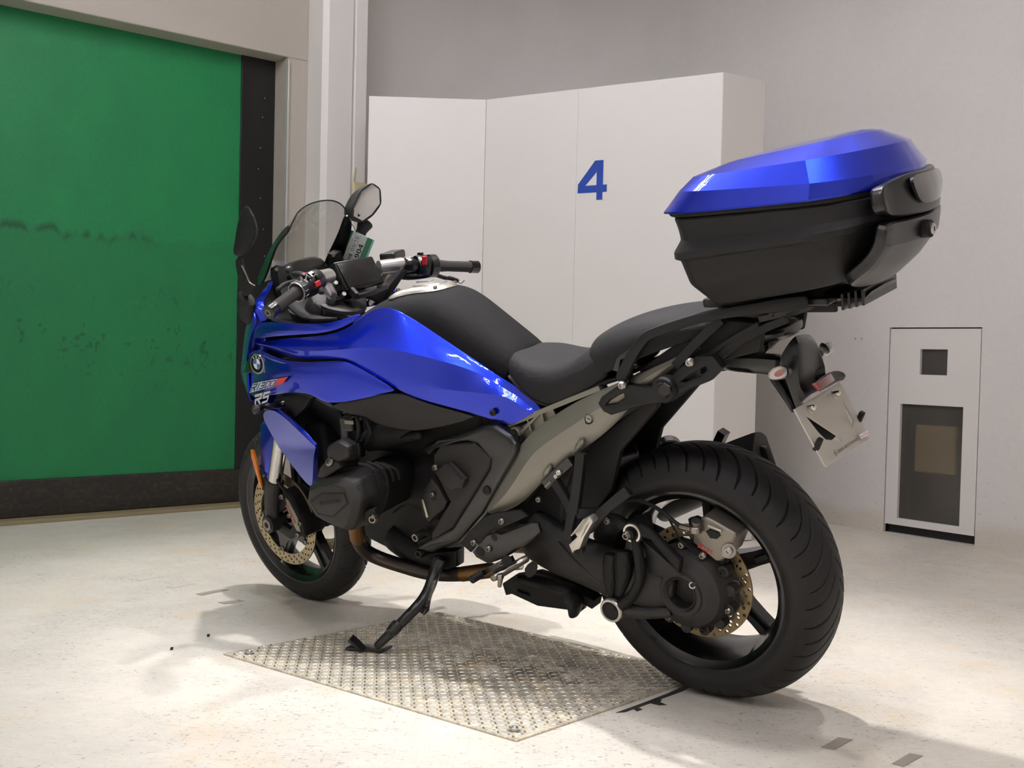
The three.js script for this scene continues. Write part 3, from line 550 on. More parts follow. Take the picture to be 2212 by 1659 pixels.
{ // final drive and single-sided swingarm (left)
  const A = [0, RR, 0], fd = P('final_drive', wheelLathe(0, RR, [[-0.085, 0.01], [-0.085, 0.105], [-0.1, 0.108], [-0.112, 0.104], [-0.135, 0.09], [-0.148, 0.066], [-0.152, 0.056], [-0.158, 0.054], [-0.158, 0.044], [-0.152, 0.039], [-0.115, 0.037], [-0.113, 0.01]], 64), M.castGrey, 'dark cast final drive housing with a hollow axle');
  S(fd, 'axle_bore', wheelLathe(0, RR, [[-0.153, 0.0385], [-0.1535, 0.036], [-0.12, 0.0355], [-0.118, 0.001]], 48), M.castGrey, 'dark hollow axle bore');
  for (let k = 0; k < 9; k++) { const a = (150 + k * 26) * Math.PI / 180, c = [0.107 * Math.cos(a), RR + 0.107 * Math.sin(a), -0.11]; S(fd, 'flange_lug', cyl(add3(c, [0, 0, 0.022]), add3(c, [0, 0, -0.006]), 0.014), M.castGrey); if (k % 2 === 0) S(fd, 'screw', bolt(add3(c, [0, 0, -0.006]), 0.0075), k % 4 ? M.steel : M.castGrey); }
  S(fd, 'plug', bolt([-.0333,.348,-.148], 0.011, [-0.3, 0.2, -1], 0.012), M.silver, 'bright drain plug');
  S(fd, 'plug', bolt([-.0819,.2938,-.115], 0.009, [-0.2, 0, -1], 0.01), M.steel);
  const arm = P('swingarm', limb([[.4508,.3994,-.11],[.3705,.3714,-.125],[.278,.3548,-.135],[.1847,.3366,-.14],[.0991,.3144,-.135],[.0337,.2986,-.12]], [0.075, 0.07, 0.064, 0.066, 0.078, 0.06], [0.045, 0.045, 0.044, 0.045, 0.042, 0.03], { n: 12 }), M.castGrey, 'black cast single-sided swingarm');
  S(arm, 'boot_fold', limb([[.1711,.4023,-.165],[.1743,.3537,-.178],[.1815,.2953,-.17]], [0.02, 0.024, 0.012], [0.022, 0.022, 0.015]), M.cast, 'ribbed rubber boot');
  S(arm, 'boot_fold', limb([[.1369,.4153,-.165],[.1323,.3659,-.178],[.1573,.2993,-.17]], [0.022, 0.027, 0.012], [0.022, 0.022, 0.015]), M.cast);
  S(arm, 'rib', bar([[.3273,.4099,-.168],[.2786,.3698,-.176],[.2021,.323,-.178]], 0.006, 0.008), M.castGrey);
  S(arm, 'frame_web', limb([[.0979,.453,-.165],[.0853,.4078,-.178],[.0857,.3514,-.182],[.1183,.3018,-.18],[.1667,.2661,-.172]], [0.012, 0.013, 0.014, 0.013, 0.02], [0.018, 0.016, 0.014, 0.016, 0.02]), M.cast);
  S(arm, 'lower_web', limb([[.1716,.2622,-.165],[.1004,.2591,-.165],[.0325,.2681,-.15]], [0.026, 0.016, 0.014], [0.024, 0.018, 0.014]), M.castGrey);
  S(arm, 'upper_fin', plate([[.0803,.4922,-.178],[.0564,.4837,-.178],[-.0223,.4164,-.178],[-.0151,.3826,-.178],[.0131,.4124,-.178],[.0511,.4549,-.178],[.079,.4604,-.178]], 0.02, { bevel: 0.006 }), M.cast);
  S(arm, 'upper_fin', plate([[.0877,.4467,-.16],[.0246,.4014,-.16],[-.0182,.37,-.16],[.0297,.3545,-.16],[.0789,.3609,-.16]], 0.02, { bevel: 0.006 }), M.castGrey);
  const c = [.1764,.2633,-.172];
  S(arm, 'link_cap', lathe(c, add3(c, [0, 0, -1]), [[0, -0.05], [0.03, -0.05], [0.03, 0.012], [0.026, 0.017], [0.0, 0.017]], 36), M.dark, 'black cap');
  S(arm, 'link_ring', lathe(c, add3(c, [0, 0, -1]), [[0.0235, 0.016], [0.0235, 0.0205], [0.0285, 0.0205], [0.0305, 0.017], [0.0305, 0.008]], 36), M.silver, 'bright ring around the lower link cap');
  const p = [.1,.4666,-.165];
  S(arm, 'pivot_boss', [cyl(add3(p, [0, 0, 0.04]), add3(p, [0, 0, -0.012]), 0.029, 0.027), cyl(add3(p, [0, 0, -0.01]), add3(p, [0, 0, -0.026]), 0.012, 0.012, 6)], M.cast);
  S(arm, 'pivot_ring', lathe(p, add3(p, [0, 0, -1]), [[0.018, 0.011], [0.018, 0.014], [0.023, 0.014], [0.024, 0.011], [0.018, 0.011]], 30), M.silver);
  S(arm, 'pivot_bolt', bolt(add3(p, [0.004, 0, -0.026]), 0.011, [0, 0, -1], 0.01), M.steel);
  S(arm, 'link_plate', plate([[.1876,.4924,-.15],[.159,.491,-.15],[.1321,.4779,-.15],[.1002,.4887,-.15],[.0768,.4731,-.15],[.0909,.439,-.15],[.1217,.4373,-.15],[.1439,.4555,-.15],[.1782,.4629,-.15],[.1958,.4702,-.15]], 0.022, { bevel: 0.006 }), M.cast);
  S(arm, 'link_screw', bolt([.1738,.4842,-.165], 0.009), M.steel);
  const cal = P('rear_caliper', plate([[-.0255,.4403,-.125],[-.0305,.4659,-.125],[-.0431,.472,-.125],[-.0533,.5023,-.125],[-.0679,.5074,-.125],[-.0815,.5034,-.125],[-.1387,.4773,-.125],[-.139,.4686,-.125],[-.1124,.4151,-.125],[-.0949,.4013,-.125],[-.082,.4006,-.125]], 0.085, { bevel: 0.009, seg: 3 }), M.caliper, 'cast aluminium brake caliper with red lettering');
  S(cal, 'bridge_window', plate([[-.0661,.4737,-.128],[-.0761,.4806,-.128],[-.0989,.4756,-.128],[-.1027,.4672,-.128],[-.0926,.4582,-.128],[-.0763,.4583,-.128]], 0.01, { bevel: 0.002, back: 0.001 }), M.dark);
  S(cal, 'bridge_rib', plate([[-.0763,.4939,-.128],[-.1089,.4846,-.128],[-.1083,.4779,-.128],[-.0744,.487,-.128]], 0.012, { bevel: 0.003, back: 0.005 }), M.silver);
  S(cal, 'banjo', [cyl([-.0441,.4784,-.13], [-.0518,.502,-.14], 0.011), cyl([-.0449,.4714,-.135], [-.0465,.4873,-.135], 0.014)], M.steel);
  S(cal, 'mount_lug', [cyl([-.0886,.4072,-.07], [-.1241,.4373,-.135], 0.017), bolt([-.1241,.4373,-.135], 0.01)], M.alu);
  S(cal, 'pad_pin', bolt([-.053,.4135,-.128], 0.009), M.steel); S(cal, 'pad_pin', bolt([.0038,.4288,-.12], 0.009), M.steel);
  S(cal, 'carrier', plate([[.0183,.4292,-.105],[-.0142,.4243,-.105],[-.0705,.3887,-.105],[-.1013,.4045,-.105],[-.0871,.3775,-.105],[-.0511,.3721,-.105],[-.0165,.3878,-.105],[.0176,.4119,-.105]], 0.03, { bevel: 0.004 }), M.dark, 'black caliper bracket');
  S(cal, 'bracket', plate([[.0003,.481,-.09],[-.0186,.4878,-.09],[-.0326,.4827,-.09],[-.0136,.4621,-.09],[-.0015,.4629,-.09]], 0.02, { bevel: 0.004 }), M.cast);
  P('brake_hose', tube([[.1593,.5096,-.1],[.1218,.5218,-.11],[.0841,.5212,-.12],[.0421,.51,-.13],[.0072,.4898,-.135],[-.0124,.4809,-.135],[-.03,.4774,-.135]], 0.0048, { seg: 40 }), M.dark, 'black rear brake hose');
  P('brake_hose', tube([[-.0069,.4806,-.136],[-.0218,.4794,-.137],[-.0435,.4768,-.138]], 0.0062), M.steel, 'crimped hose end');
  P('sensor_cable', tube([[.0364,.5014,-.12],[.0185,.4711,-.125],[.0055,.4442,-.125],[-.0191,.4246,-.125],[-.0494,.3962,-.12],[-.0723,.3807,-.11]], 0.0028, { seg: 30 }), M.dark);
}
{ // front fork, caliper, mudguard
  const ax = [-Math.sin(RKE), Math.cos(RKE), 0], at = (d, z, f = 0) => [WB + 0.028 + f + ax[0] * d, RF + ax[1] * d, z];
  for (const s of [-1, 1]) {
    const z = 0.112 * s, f = P('fork_leg', steer(cyl(at(0.13, z), at(0.36, z), 0.0225)), M.chrome, 'polished inner fork tube');
    S(f, 'fork_bottom', steer(merge([limb([at(-0.01, z, -0.02), at(0.05, z, -0.008), at(0.1, z), at(0.16, z)], [0.03, 0.03, 0.03, 0.031], [0.022, 0.026, 0.03, 0.031]), cyl([WB, RF, z - 0.03], [WB, RF, z + 0.03], 0.028)])), M.castGrey, 'dark cast fork foot');
    S(f, 'outer_tube', steer(cyl(at(0.35, z), at(0.75, z), 0.031)), M.dark, 'black outer fork tube');
    const ac = [WB, RF, z + s * 0.03]; S(f, 'axle_end', steer(lathe(ac, add3(ac, [0, 0, s]), [[0, -0.01], [0.021, -0.01], [0.021, 0.003], [0.011, 0.003], [0.01, -0.004], [0, -0.004]], 6)), M.steel);
    const q = (x, y) => [WB + x, RF + y, z * 0.98];
    S(f, 'caliper_arm', steer(plate([q(0.02, 0.05), q(-0.02, 0.075), q(-0.085, 0.095), q(-0.135, 0.02), q(-0.135, -0.015), q(-0.06, -0.05), q(0.0, -0.03)], 0.022, { bevel: 0.005, holes: [[q(-0.02, 0.03), q(-0.07, 0.055), q(-0.1, 0.015), q(-0.07, -0.015), q(-0.02, 0.0)]], toward: [0, 0, s] })), M.cast);
    const c = P('front_caliper', steer(plate([q(-0.085, 0.12), q(-0.115, 0.1), q(-0.155, 0.03), q(-0.16, -0.02), q(-0.14, -0.03), q(-0.115, -0.01), q(-0.09, 0.05), q(-0.07, 0.105)], 0.085, { bevel: 0.01, back: 0.012, toward: [0, 0, s] })), M.cast, 'black front brake caliper');
    S(c, 'caliper_face', steer(plate([q(-0.095, 0.098), q(-0.112, 0.088), q(-0.143, 0.035), q(-0.145, -0.01), q(-0.125, -0.005), q(-0.1, 0.045)], 0.006, { bevel: 0.002, back: 0.0165, toward: [0, 0, s] })), M.caliper, 'grey caliper face with red lettering');
    for (const [x, y] of [[-0.078, 0.098], [-0.103, 0.04], [-0.13, -0.02], [-0.15, 0.02]]) S(c, 'screw', steer(bolt(add3(q(x, y), [0, 0, s * 0.016]), 0.0085, [0, 0, s])), M.steel);
    P('brake_hose', steer(tube([add3(q(-0.08, 0.11), [0, 0, 0]), add3(q(-0.06, 0.16), [0, 0, s * 0.01]), add3(q(-0.09, 0.28), [0, 0, -s * 0.01]), add3(q(-0.14, 0.42), [0, 0, -s * 0.02])], 0.005, { seg: 24 })), M.dark);
  }
  // mudguard: arched shell
  const rows = []; for (let i = 0; i <= 10; i++) { const a = (78 + i * 7.6) * Math.PI / 180, r = RF + 0.018; rows.push([[-0.074, r - 0.055], [-0.073, r - 0.03], [-0.062, r - 0.006], [-0.035, r + 0.006], [0, r + 0.01]].map(([z, q]) => [WB + q * Math.cos(a), RF + q * Math.sin(a), z])); }
  const mg = P('front_mudguard', steer(skin(rows, { mirrorZ: true, thick: 0.004, lv: 2, flip: true })), M.blue, 'blue front mudguard');
  for (const s of [-1, 1]) {
    const q = (x, y) => [WB + x, RF + y, s * 0.082];
    S(mg, 'side_fin', steer(plate([q(0.04, 0.31), q(-0.06, 0.33), q(-0.08, 0.28), q(-0.01, 0.21), q(0.03, 0.14), q(0.055, 0.11), q(0.075, 0.16)], 0.008, { bevel: 0.003, toward: [0, 0, s] })), M.blue);
    S(mg, 'stay', steer(plate([q(0.055, 0.15), q(0.09, 0.17), q(0.07, 0.06), q(0.052, 0.045), q(0.04, 0.06)], 0.01, { bevel: 0.003, toward: [0, 0, s], back: 0.004 })), M.black, 'black stay');
    S(mg, 'reflector', steer(plate([q(0.083, 0.225), q(0.097, 0.225), q(0.1, 0.2), q(0.077, 0.098), q(0.066, 0.1), q(0.075, 0.19)], 0.01, { bevel: 0.004, toward: [0, 0, s], back: 0.014 })), M.amber, 'amber side reflector');
    S(mg, 'screw', steer(bolt(add3(q(0.055, 0.14), [0, 0, s * 0.004]), 0.006, [0, 0, s])), M.steel);
  }
}
// ---- bodywork
{
  const side = skin([
    [[1.3297,.9108,-.1949],[1.1781,.928,-.2274],[1.095,.9348,-.2303],[.9823,.9379,-.2163],[.9212,.9535,-.1866],[.8791,.9919,-.1585],[.8319,1.0016,-.146],[.7903,.9962,-.1391],[.7262,.9579,-.1283],[.6406,.9033,-.1177],[.5557,.8527,-.114],[.4825,.8118,-.1156],[.4291,.7921,-.12],[.3551,.7423,-.1296]],
    [[1.3057,.9116,-.2093],[1.154,.9211,-.2427],[1.0784,.92,-.2449],[.9654,.9242,-.2282],[.9001,.9368,-.2021],[.8537,.9521,-.1787],[.8001,.9558,-.1659],[.7488,.9407,-.1578],[.687,.9095,-.1477],[.6198,.8746,-.1352],[.5473,.8429,-.1225],[.478,.8037,-.1212],[.4289,.7825,-.1243],[.3602,.7379,-.1313]],
    [[1.2844,.9132,-.2213],[1.1218,.911,-.2594],[1.0583,.9022,-.2617],[.9378,.9043,-.245],[.8644,.9087,-.2261],[.8169,.9062,-.2121],[.7617,.8988,-.1974],[.6979,.8826,-.1809],[.6477,.8673,-.1684],[.5935,.8514,-.1525],[.5364,.8266,-.1337],[.4706,.7889,-.1279],[.4289,.7733,-.13],[.3706,.7332,-.1335]],
    [[1.2836,.91,-.2193],[1.1218,.8983,-.2555],[1.0629,.889,-.2555],[.935,.8927,-.2384],[.8781,.8843,-.2249],[.829,.8617,-.2096],[.7674,.8232,-.1938],[.7255,.8052,-.1856],[.6598,.7936,-.1743],[.5953,.7862,-.1643],[.5266,.7807,-.1555],[.4578,.777,-.1487],[.4261,.7621,-.1455],[.3789,.7305,-.1383]],
    [[1.2824,.9053,-.2163],[1.1255,.8847,-.2486],[1.0692,.8757,-.2495],[.9306,.881,-.2315],[.8932,.8658,-.2228],[.8419,.832,-.2083],[.7723,.7884,-.1909],[.736,.7676,-.1824],[.6749,.7509,-.1701],[.6089,.735,-.1593],[.5437,.7203,-.1511],[.4936,.7072,-.1464],[.458,.6978,-.1443],[.4402,.7,-.144]]],
    { thick: 0.006, flip: true, cr: [2, 3], lv: 3, edge: 2, sharp: 4, ang: 0.22 });
  both('tank_side_panel', side, M.blue, 'glossy blue tank side panel with a sharp crease');
  const band = skin([
    [[1.253,.9795,-.2271],[1.1322,.9827,-.2543],[1.0225,.9785,-.2514],[.957,.9754,-.2365],[.9086,.9841,-.2178],[.8693,.9944,-.1955]],
    [[1.2642,.9544,-.2354],[1.1499,.9626,-.2637],[1.0324,.9642,-.2624],[.9477,.9633,-.2445],[.8952,.9763,-.2221],[.8644,.9926,-.199]],
    [[1.3033,.9233,-.2188],[1.1869,.9405,-.2541],[1.0552,.9492,-.2589],[.9508,.951,-.2427],[.8896,.9685,-.2208],[.8601,.9903,-.2003]]], { thick: 0.012, flip: true, lv: 3, edge: 2, ang: 0.35 });
  both('upper_fairing_band', band, M.blue, 'blue strip of the upper fairing');
  const lower = skin([
    [[1.3555,.877,-.2006],[1.2734,.9013,-.228],[1.1863,.8869,-.2516],[1.1019,.8727,-.2618],[1.0096,.8728,-.2531],[.9187,.877,-.2352],[.8877,.8648,-.2284],[.7679,.7895,-.1989]],
    [[1.3855,.8453,-.1939],[1.2773,.8723,-.2381],[1.1781,.8683,-.2678],[1.0957,.857,-.2774],[1.0113,.8572,-.2686],[.9317,.8577,-.251],[.8938,.846,-.2404],[.7829,.7878,-.2047]],
    [[1.6087,.764,-.0507],[1.3464,.805,-.214],[1.2051,.8169,-.2634],[1.1146,.8206,-.2759],[1.0297,.8254,-.2725],[.9641,.8168,-.2602],[.929,.8028,-.2504],[.8132,.7825,-.2133]],
    [[1.4023,.7755,-.1839],[1.3986,.7341,-.1892],[1.2606,.7647,-.2388],[1.1507,.7815,-.2636],[1.0665,.7913,-.2674],[1.0151,.7762,-.2612],[.9816,.753,-.2563],[.8495,.7732,-.2224]]], { thick: 0.008, flip: true, lv: 3, edge: 2, ang: 0.35 });
  both('lower_fairing_panel', lower, M.blue, 'blue lower fairing panel carrying the round badge');
  const lip = skin([[[1.2534,.9065,-.2433],[1.1709,.8913,-.2636],[1.1093,.8761,-.2713]], [[1.2393,.9016,-.2561],[1.1583,.8848,-.2741],[1.0991,.8727,-.2776]], [[1.2326,.888,-.2546],[1.1622,.8745,-.2698],[1.108,.869,-.2741]]], { thick: 0.008, flip: true, lv: 2, edge: 1 });
  both('badge_lip', lip, M.blue);
  const trim = skin([
    [[.9887,.751,-.2502],[.8953,.7682,-.2303],[.7699,.7865,-.1974],[.7312,.7656,-.188],[.6394,.7375,-.1694],[.5421,.7163,-.154]],
    [[.9627,.7411,-.2475],[.8791,.7483,-.2298],[.7689,.7566,-.2032],[.7175,.7405,-.1903],[.6457,.7248,-.1741],[.5627,.7125,-.1578]],
    [[.9337,.7281,-.2417],[.8686,.7198,-.2272],[.8545,.6964,-.2236],[.7824,.6803,-.2056],[.7221,.6747,-.1905],[.5899,.702,-.161]]], { thick: 0.02, flip: true, lv: 2, edge: 1, cr: [1], sharp: 3, ang: 0.25 });
  both('side_trim', trim, M.grey, 'matt dark grey trim panel under the blue');
  const wing = skin([
    [[1.35,.6994,-.2],[1.2403,.7274,-.235]], [[1.3418,.6483,-.19],[1.1644,.6891,-.245]], [[1.3193,.5864,-.18],[1.0636,.6283,-.255]], [[1.2365,.529,-.2],[1.0901,.5895,-.25]], [[1.1573,.4922,-.225],[1.1283,.5012,-.235]]], { thick: 0.014, flip: true, lv: 2, cr: [2], cc: [0, 1], edge: 2, sharp: 2 });
  both('air_deflector', wing, M.blue, 'blue air deflector beside the radiator');
  both('deflector_edge', skin([[[1.2399,.7288,-.235],[1.164,.6905,-.245],[1.0602,.6303,-.256]], [[1.2464,.7235,-.222],[1.17,.6864,-.232],[1.072,.621,-.242]]], { thick: 0.008, flip: true, lv: 2 }), M.blue);
  // nose: upper cowl with spikes, headlamp
  const nose = skin([
    [...[[1.2386,.9819,-.2384]], ...[[1.2605,1.0139,-.2249]], [1.33, 1.04, -0.12], [1.36, 1.04, 0]],
    [...[[1.2738,.9527,-.2279]], ...[[1.3035,.9818,-.2122]], [1.43, 0.97, -0.12], [1.47, 0.97, 0]],
    [...[[1.3085,.9201,-.217]], ...[[1.3765,.9047,-.1894]], [1.50, 0.89, -0.09], [1.54, 0.89, 0]],
    [...[[1.3515,.8774,-.202]], ...[[1.4497,.8355,-.1601]], [1.535, 0.82, -0.07], [1.565, 0.82, 0]],
    [...[[1.3777,.824,-.1928]], ...[[1.6126,.7664,-.0489]], [1.53, 0.76, -0.07], [1.56, 0.76, 0]],
    [...[[1.4043,.7493,-.1828]], ...[[1.4363,.7192,-.1618]], [1.46, 0.68, -0.06], [1.48, 0.68, 0]]], { mirrorZ: true, thick: 0.006, flip: true, lv: 2, cc: [0, 1], sharp: 2, ang: 0.4 });
  P('nose_cowl', nose, M.blue, 'blue nose cowl');
  both('headlight', plate([[1.3183,.8802,-.2232],[1.2918,.8747,-.2325],[1.2957,.8359,-.2312],[1.3481,.8213,-.2123],[1.4038,.8144,-.1914],[1.37,.8468,-.2043]], 0.012, { bevel: 0.003, toward: [0.6, 0, -1] }), M.gloss, 'dark daytime light recess beside the badge');
  const spike = skin([[[1.2431,1.0875,-.1565],[1.242,1.0813,-.1519]], [[1.2489,1.0614,-.1883],[1.241,1.0549,-.1759]], [[1.2579,1.0389,-.2164],[1.2509,1.0297,-.1972]], [[1.2605,1.0139,-.2249],[1.2291,1.0058,-.2123]], [[1.2507,.9799,-.2289],[1.2107,.9785,-.2221]]], { thick: 0.008, flip: true, lv: 2, edge: 2, cr: [2], cc: [0, 1], sharp: 3, ang: 0.3 });
  both('cowl_spike', spike, M.blue, 'upswept blue edge of the cowl');
  both('cowl_inner', skin([[[1.2495,1.0804,-.1458],[1.255,1.0746,-.1354],[1.2555,1.0526,-.126]], [[1.2581,1.029,-.193],[1.2367,1.0273,-.1721],[1.2189,1.0145,-.1417]], [[1.232,1.0047,-.2067],[1.2129,.9899,-.1871],[1.1946,.9699,-.1554]], [[1.2139,.9773,-.2163],[1.1759,.9717,-.2023],[1.1167,.9647,-.1872]]], { thick: 0.005, flip: true, lv: 2 }), M.tankBlack, 'black inner cowl panel');
  // tank cover
  P('tank_cover', skin([
    [[0.965, 0.955, -0.145], [0.97, 0.965, -0.11], [0.98, 0.97, -0.06], [0.98, 0.972, 0]],
    [[0.905, 0.972, -0.152], [0.91, 0.99, -0.12], [0.92, 1.003, -0.06], [0.92, 1.006, 0]],
    [[0.835, 0.985, -0.143], [0.83, 1.012, -0.115], [0.83, 1.024, -0.06], [0.83, 1.028, 0]],
    [[0.785, 0.983, -0.138], [0.77, 1.012, -0.113], [0.76, 1.028, -0.06], [0.76, 1.033, 0]],
    [[0.728, 0.945, -0.13], [0.7, 0.995, -0.11], [0.69, 1.018, -0.06], [0.69, 1.024, 0]],
    [[0.643, 0.892, -0.118], [0.63, 0.945, -0.105], [0.62, 0.975, -0.06], [0.618, 0.985, 0]],
    [[0.563, 0.842, -0.107], [0.555, 0.89, -0.098], [0.54, 0.922, -0.058], [0.538, 0.93, 0]],
    [[0.495, 0.81, -0.098], [0.49, 0.85, -0.094], [0.48, 0.876, -0.06], [0.478, 0.882, 0]],
    [[0.482, 0.80, -0.094], [0.475, 0.835, -0.09], [0.468, 0.86, -0.058], [0.465, 0.866, 0]]], { mirrorZ: true, thick: 0.012, flip: true, lv: 3 }), M.tankBlack, 'textured black tank cover');
  const cc = [0.79, 1.034, 0], cap = P('fuel_cap', skin([[[0.14, -0.105], [0.1, -0.1], [0.05, -0.085], [-0.02, -0.075], [-0.08, -0.06], [-0.115, -0.03], [-0.115, 0]].map(([x, z]) => [0.782 + x * (x > 0 ? 0.52 : 0.62), 1.03 - 0.05 * Math.abs(x) * (x > 0 ? 1 : 0.6) - 0.9 * z * z, z]), [[0.12, -0.085], [0.09, -0.082], [0.045, -0.072], [-0.015, -0.064], [-0.065, -0.05], [-0.09, -0.026], [-0.09, 0]].map(([x, z]) => [0.782 + x * (x > 0 ? 0.52 : 0.62), 1.04 - 0.05 * Math.abs(x) * (x > 0 ? 1 : 0.6) - 0.9 * z * z, z]), [[0.09, -0.06], [0.07, -0.06], [0.04, -0.056], [-0.01, -0.05], [-0.05, -0.038], [-0.062, -0.02], [-0.062, 0]].map(([x, z]) => [0.782 + x * (x > 0 ? 0.52 : 0.62), 1.039 - 0.05 * Math.abs(x), z])], { mirrorZ: true, thick: 0.008, flip: false, lv: 2, edge: 1 }), M.alu, 'brushed metal fuel filler surround');
  S(cap, 'lid', lathe([0.785, 1.026, 0], [0.79, 2.026, 0], [[0, 0.018], [0.03, 0.017], [0.044, 0.013], [0.05, 0.006], [0.05, -0.01], [0, -0.01]], 40), M.silver, 'round silver filler lid');
  S(cap, 'key_flap', box([0.80, 1.044, 0], [0.05, 0.006, 0.022], 0.003), M.silver);
  for (const [x, z] of [[0.85, -0.058], [0.85, 0.058], [0.73, -0.04], [0.73, 0.04]]) S(cap, 'screw', bolt([x, 1.03, z], 0.006, [0, 1, 0]), M.steel);
  // seats
  P('rider_seat', skin([
    [[0.472, 0.79, -0.095], [0.475, 0.835, -0.1], [0.478, 0.862, -0.075], [0.48, 0.868, -0.04], [0.48, 0.868, 0]],
    [[0.43, 0.8, -0.125], [0.43, 0.842, -0.126], [0.43, 0.862, -0.1], [0.43, 0.857, -0.05], [0.43, 0.855, 0]],
    [[0.35, 0.742, -0.136], [0.36, 0.80, -0.142], [0.36, 0.838, -0.12], [0.36, 0.842, -0.06], [0.36, 0.84, 0]],
    [[0.265, 0.768, -0.135], [0.27, 0.812, -0.15], [0.27, 0.846, -0.13], [0.27, 0.853, -0.07], [0.27, 0.851, 0]],
    [[0.195, 0.803, -0.13], [0.2, 0.84, -0.147], [0.21, 0.884, -0.125], [0.215, 0.905, -0.07], [0.215, 0.906, 0]],
    [[0.15, 0.825, -0.12], [0.15, 0.86, -0.13], [0.15, 0.89, -0.115], [0.15, 0.915, -0.06], [0.15, 0.915, 0]]], { mirrorZ: true, thick: 0.02, flip: true, lv: 3, edge: 1 }), M.seat, 'black textured rider seat');
  const pil = P('pillion_seat', skin([
    [[0.2, 0.822, -0.118], [0.205, 0.86, -0.125], [0.21, 0.892, -0.112], [0.22, 0.908, -0.06], [0.22, 0.911, 0]],
    [[0.17, 0.83, -0.133], [0.175, 0.875, -0.14], [0.18, 0.908, -0.118], [0.19, 0.925, -0.06], [0.19, 0.927, 0]],
    [[0.12, 0.85, -0.137], [0.125, 0.9, -0.142], [0.13, 0.936, -0.118], [0.135, 0.948, -0.06], [0.135, 0.95, 0]],
    [[0.03, 0.885, -0.136], [0.035, 0.925, -0.14], [0.04, 0.955, -0.115], [0.04, 0.967, -0.06], [0.04, 0.97, 0]],
    [[-0.06, 0.912, -0.13], [-0.06, 0.945, -0.133], [-0.06, 0.966, -0.105], [-0.06, 0.975, -0.05], [-0.06, 0.977, 0]],
    [[-0.14, 0.93, -0.115], [-0.14, 0.955, -0.115], [-0.14, 0.968, -0.09], [-0.14, 0.973, -0.05], [-0.14, 0.974, 0]]], { mirrorZ: true, thick: 0.02, flip: true, lv: 3, edge: 1 }), M.seat, 'black pillion seat');
  both('seat_panel', plate([[.1252,.8493,-.148],[.1113,.88,-.148],[.0813,.9021,-.148],[.0611,.9077,-.148],[.0712,.8852,-.148],[.0996,.8738,-.148],[.1095,.8443,-.148]], 0.01, { bevel: 0.003 }), M.satin);
  both('seat_base', limb([[.4595,.8159,-.11],[.3599,.7376,-.122],[.2725,.7664,-.122],[.1898,.8069,-.12],[.1201,.8248,-.115]], [0.006, 0.007, 0.007, 0.007, 0.006], [0.01, 0.01, 0.01, 0.01, 0.01], { n: 8 }), M.dark);
  // rear frame
  both('rear_frame', skin([
    [[.559,.464,-.162],[.5036,.5372,-.16],[.4552,.6147,-.15],[.415,.6649,-.146],[.334,.7206,-.14],[.2534,.7659,-.138],[.1643,.8031,-.136],[.04,.8505,-.13],[-.0914,.9037,-.125]],
    [[.5464,.4632,-.17],[.4668,.5197,-.178],[.4077,.5959,-.17],[.3628,.6462,-.166],[.2793,.6948,-.16],[.2115,.7347,-.157],[.1356,.7769,-.15],[.0291,.8416,-.14],[-.0949,.9008,-.13]],
    [[.5454,.4564,-.165],[.4505,.5021,-.172],[.3814,.5711,-.168],[.3287,.6154,-.165],[.2526,.6637,-.158],[.1897,.7074,-.152],[.1218,.7561,-.148],[.0279,.8304,-.138],[-.0946,.8972,-.128]],
    [[.5493,.4493,-.15],[.4454,.4807,-.152],[.3685,.5543,-.15],[.3097,.5997,-.148],[.2491,.6411,-.144],[.1785,.6835,-.138],[.1181,.7346,-.13],[.0327,.8191,-.128],[-.0909,.8922,-.12]]],
    { thick: 0.022, flip: true, lv: 2, edge: 1, cr: [1], sharp: 3, ang: 0.3 }), M.bronze, 'champagne grey cast rear frame');
  both('frame_rail', [bar([[.4631,.6943,-.125],[.3583,.7338,-.125],[.2647,.7687,-.125],[.1741,.8021,-.125]], 0.022, 0.012), bar([[.4616,.6944,-.125],[.4552,.6366,-.13]], 0.022, 0.014), bar([[.4317,.6736,-.126],[.3561,.7342,-.126]], 0.014, 0.006), bar([[.3955,.682,-.126],[.4025,.7115,-.126]], 0.012, 0.005), bar([[.3543,.7083,-.126],[.3565,.7318,-.126]], 0.012, 0.005), bar([[.4595,.6578,-.12],[.322,.7285,-.12]], 0.004, 0.03)], M.bronze, 'ribbed cast frame truss');
  both('frame_eye', lathe([.4414,.6772,-.128], add3([.4414,.6772,-.128], [0, 0, -1]), [[0, 0.0], [0.008, 0], [0.009, 0.012], [0.015, 0.012], [0.016, 0.008], [0.016, -0.03], [0, -0.03]], 24), M.bronze);
  P('frame_screw', bolt([.4348,.6799,-.136], 0.008), M.steel);
  const ks = lathe([.2023,.7304,-.152], add3([.2023,.7304,-.152], [0.1, 0.1, -1]), [[0, 0.006], [0.0085, 0.006], [0.0085, 0.004], [0.0125, 0.004], [0.013, -0.01], [0, -0.01]], 28);
  const kp = P('seat_lock', ks, M.dark, 'seat lock in a black ring'); S(kp, 'lock_barrel', lathe([.1984,.7322,-.1575], add3([.1984,.7322,-.1575], [0.1, 0.1, -1]), [[0, 0.002], [0.0088, 0.002], [0.009, 0], [0.009, -0.003], [0, -0.003]], 24), M.alu, 'metal key barrel'); S(kp, 'key_slot', box(add3([.197,.7328,-.1595], [0, 0, -0.0003]), [0.009, 0.0022, 0.001], 0.0004, [0, 0, 0.5]), M.dark);
  both('frame_boss', limb([[.2511,.6463,-.15],[.2322,.6658,-.16],[.2205,.6789,-.155]], [0.004, 0.012, 0.004], [0.008, 0.012, 0.008]), M.bronze);
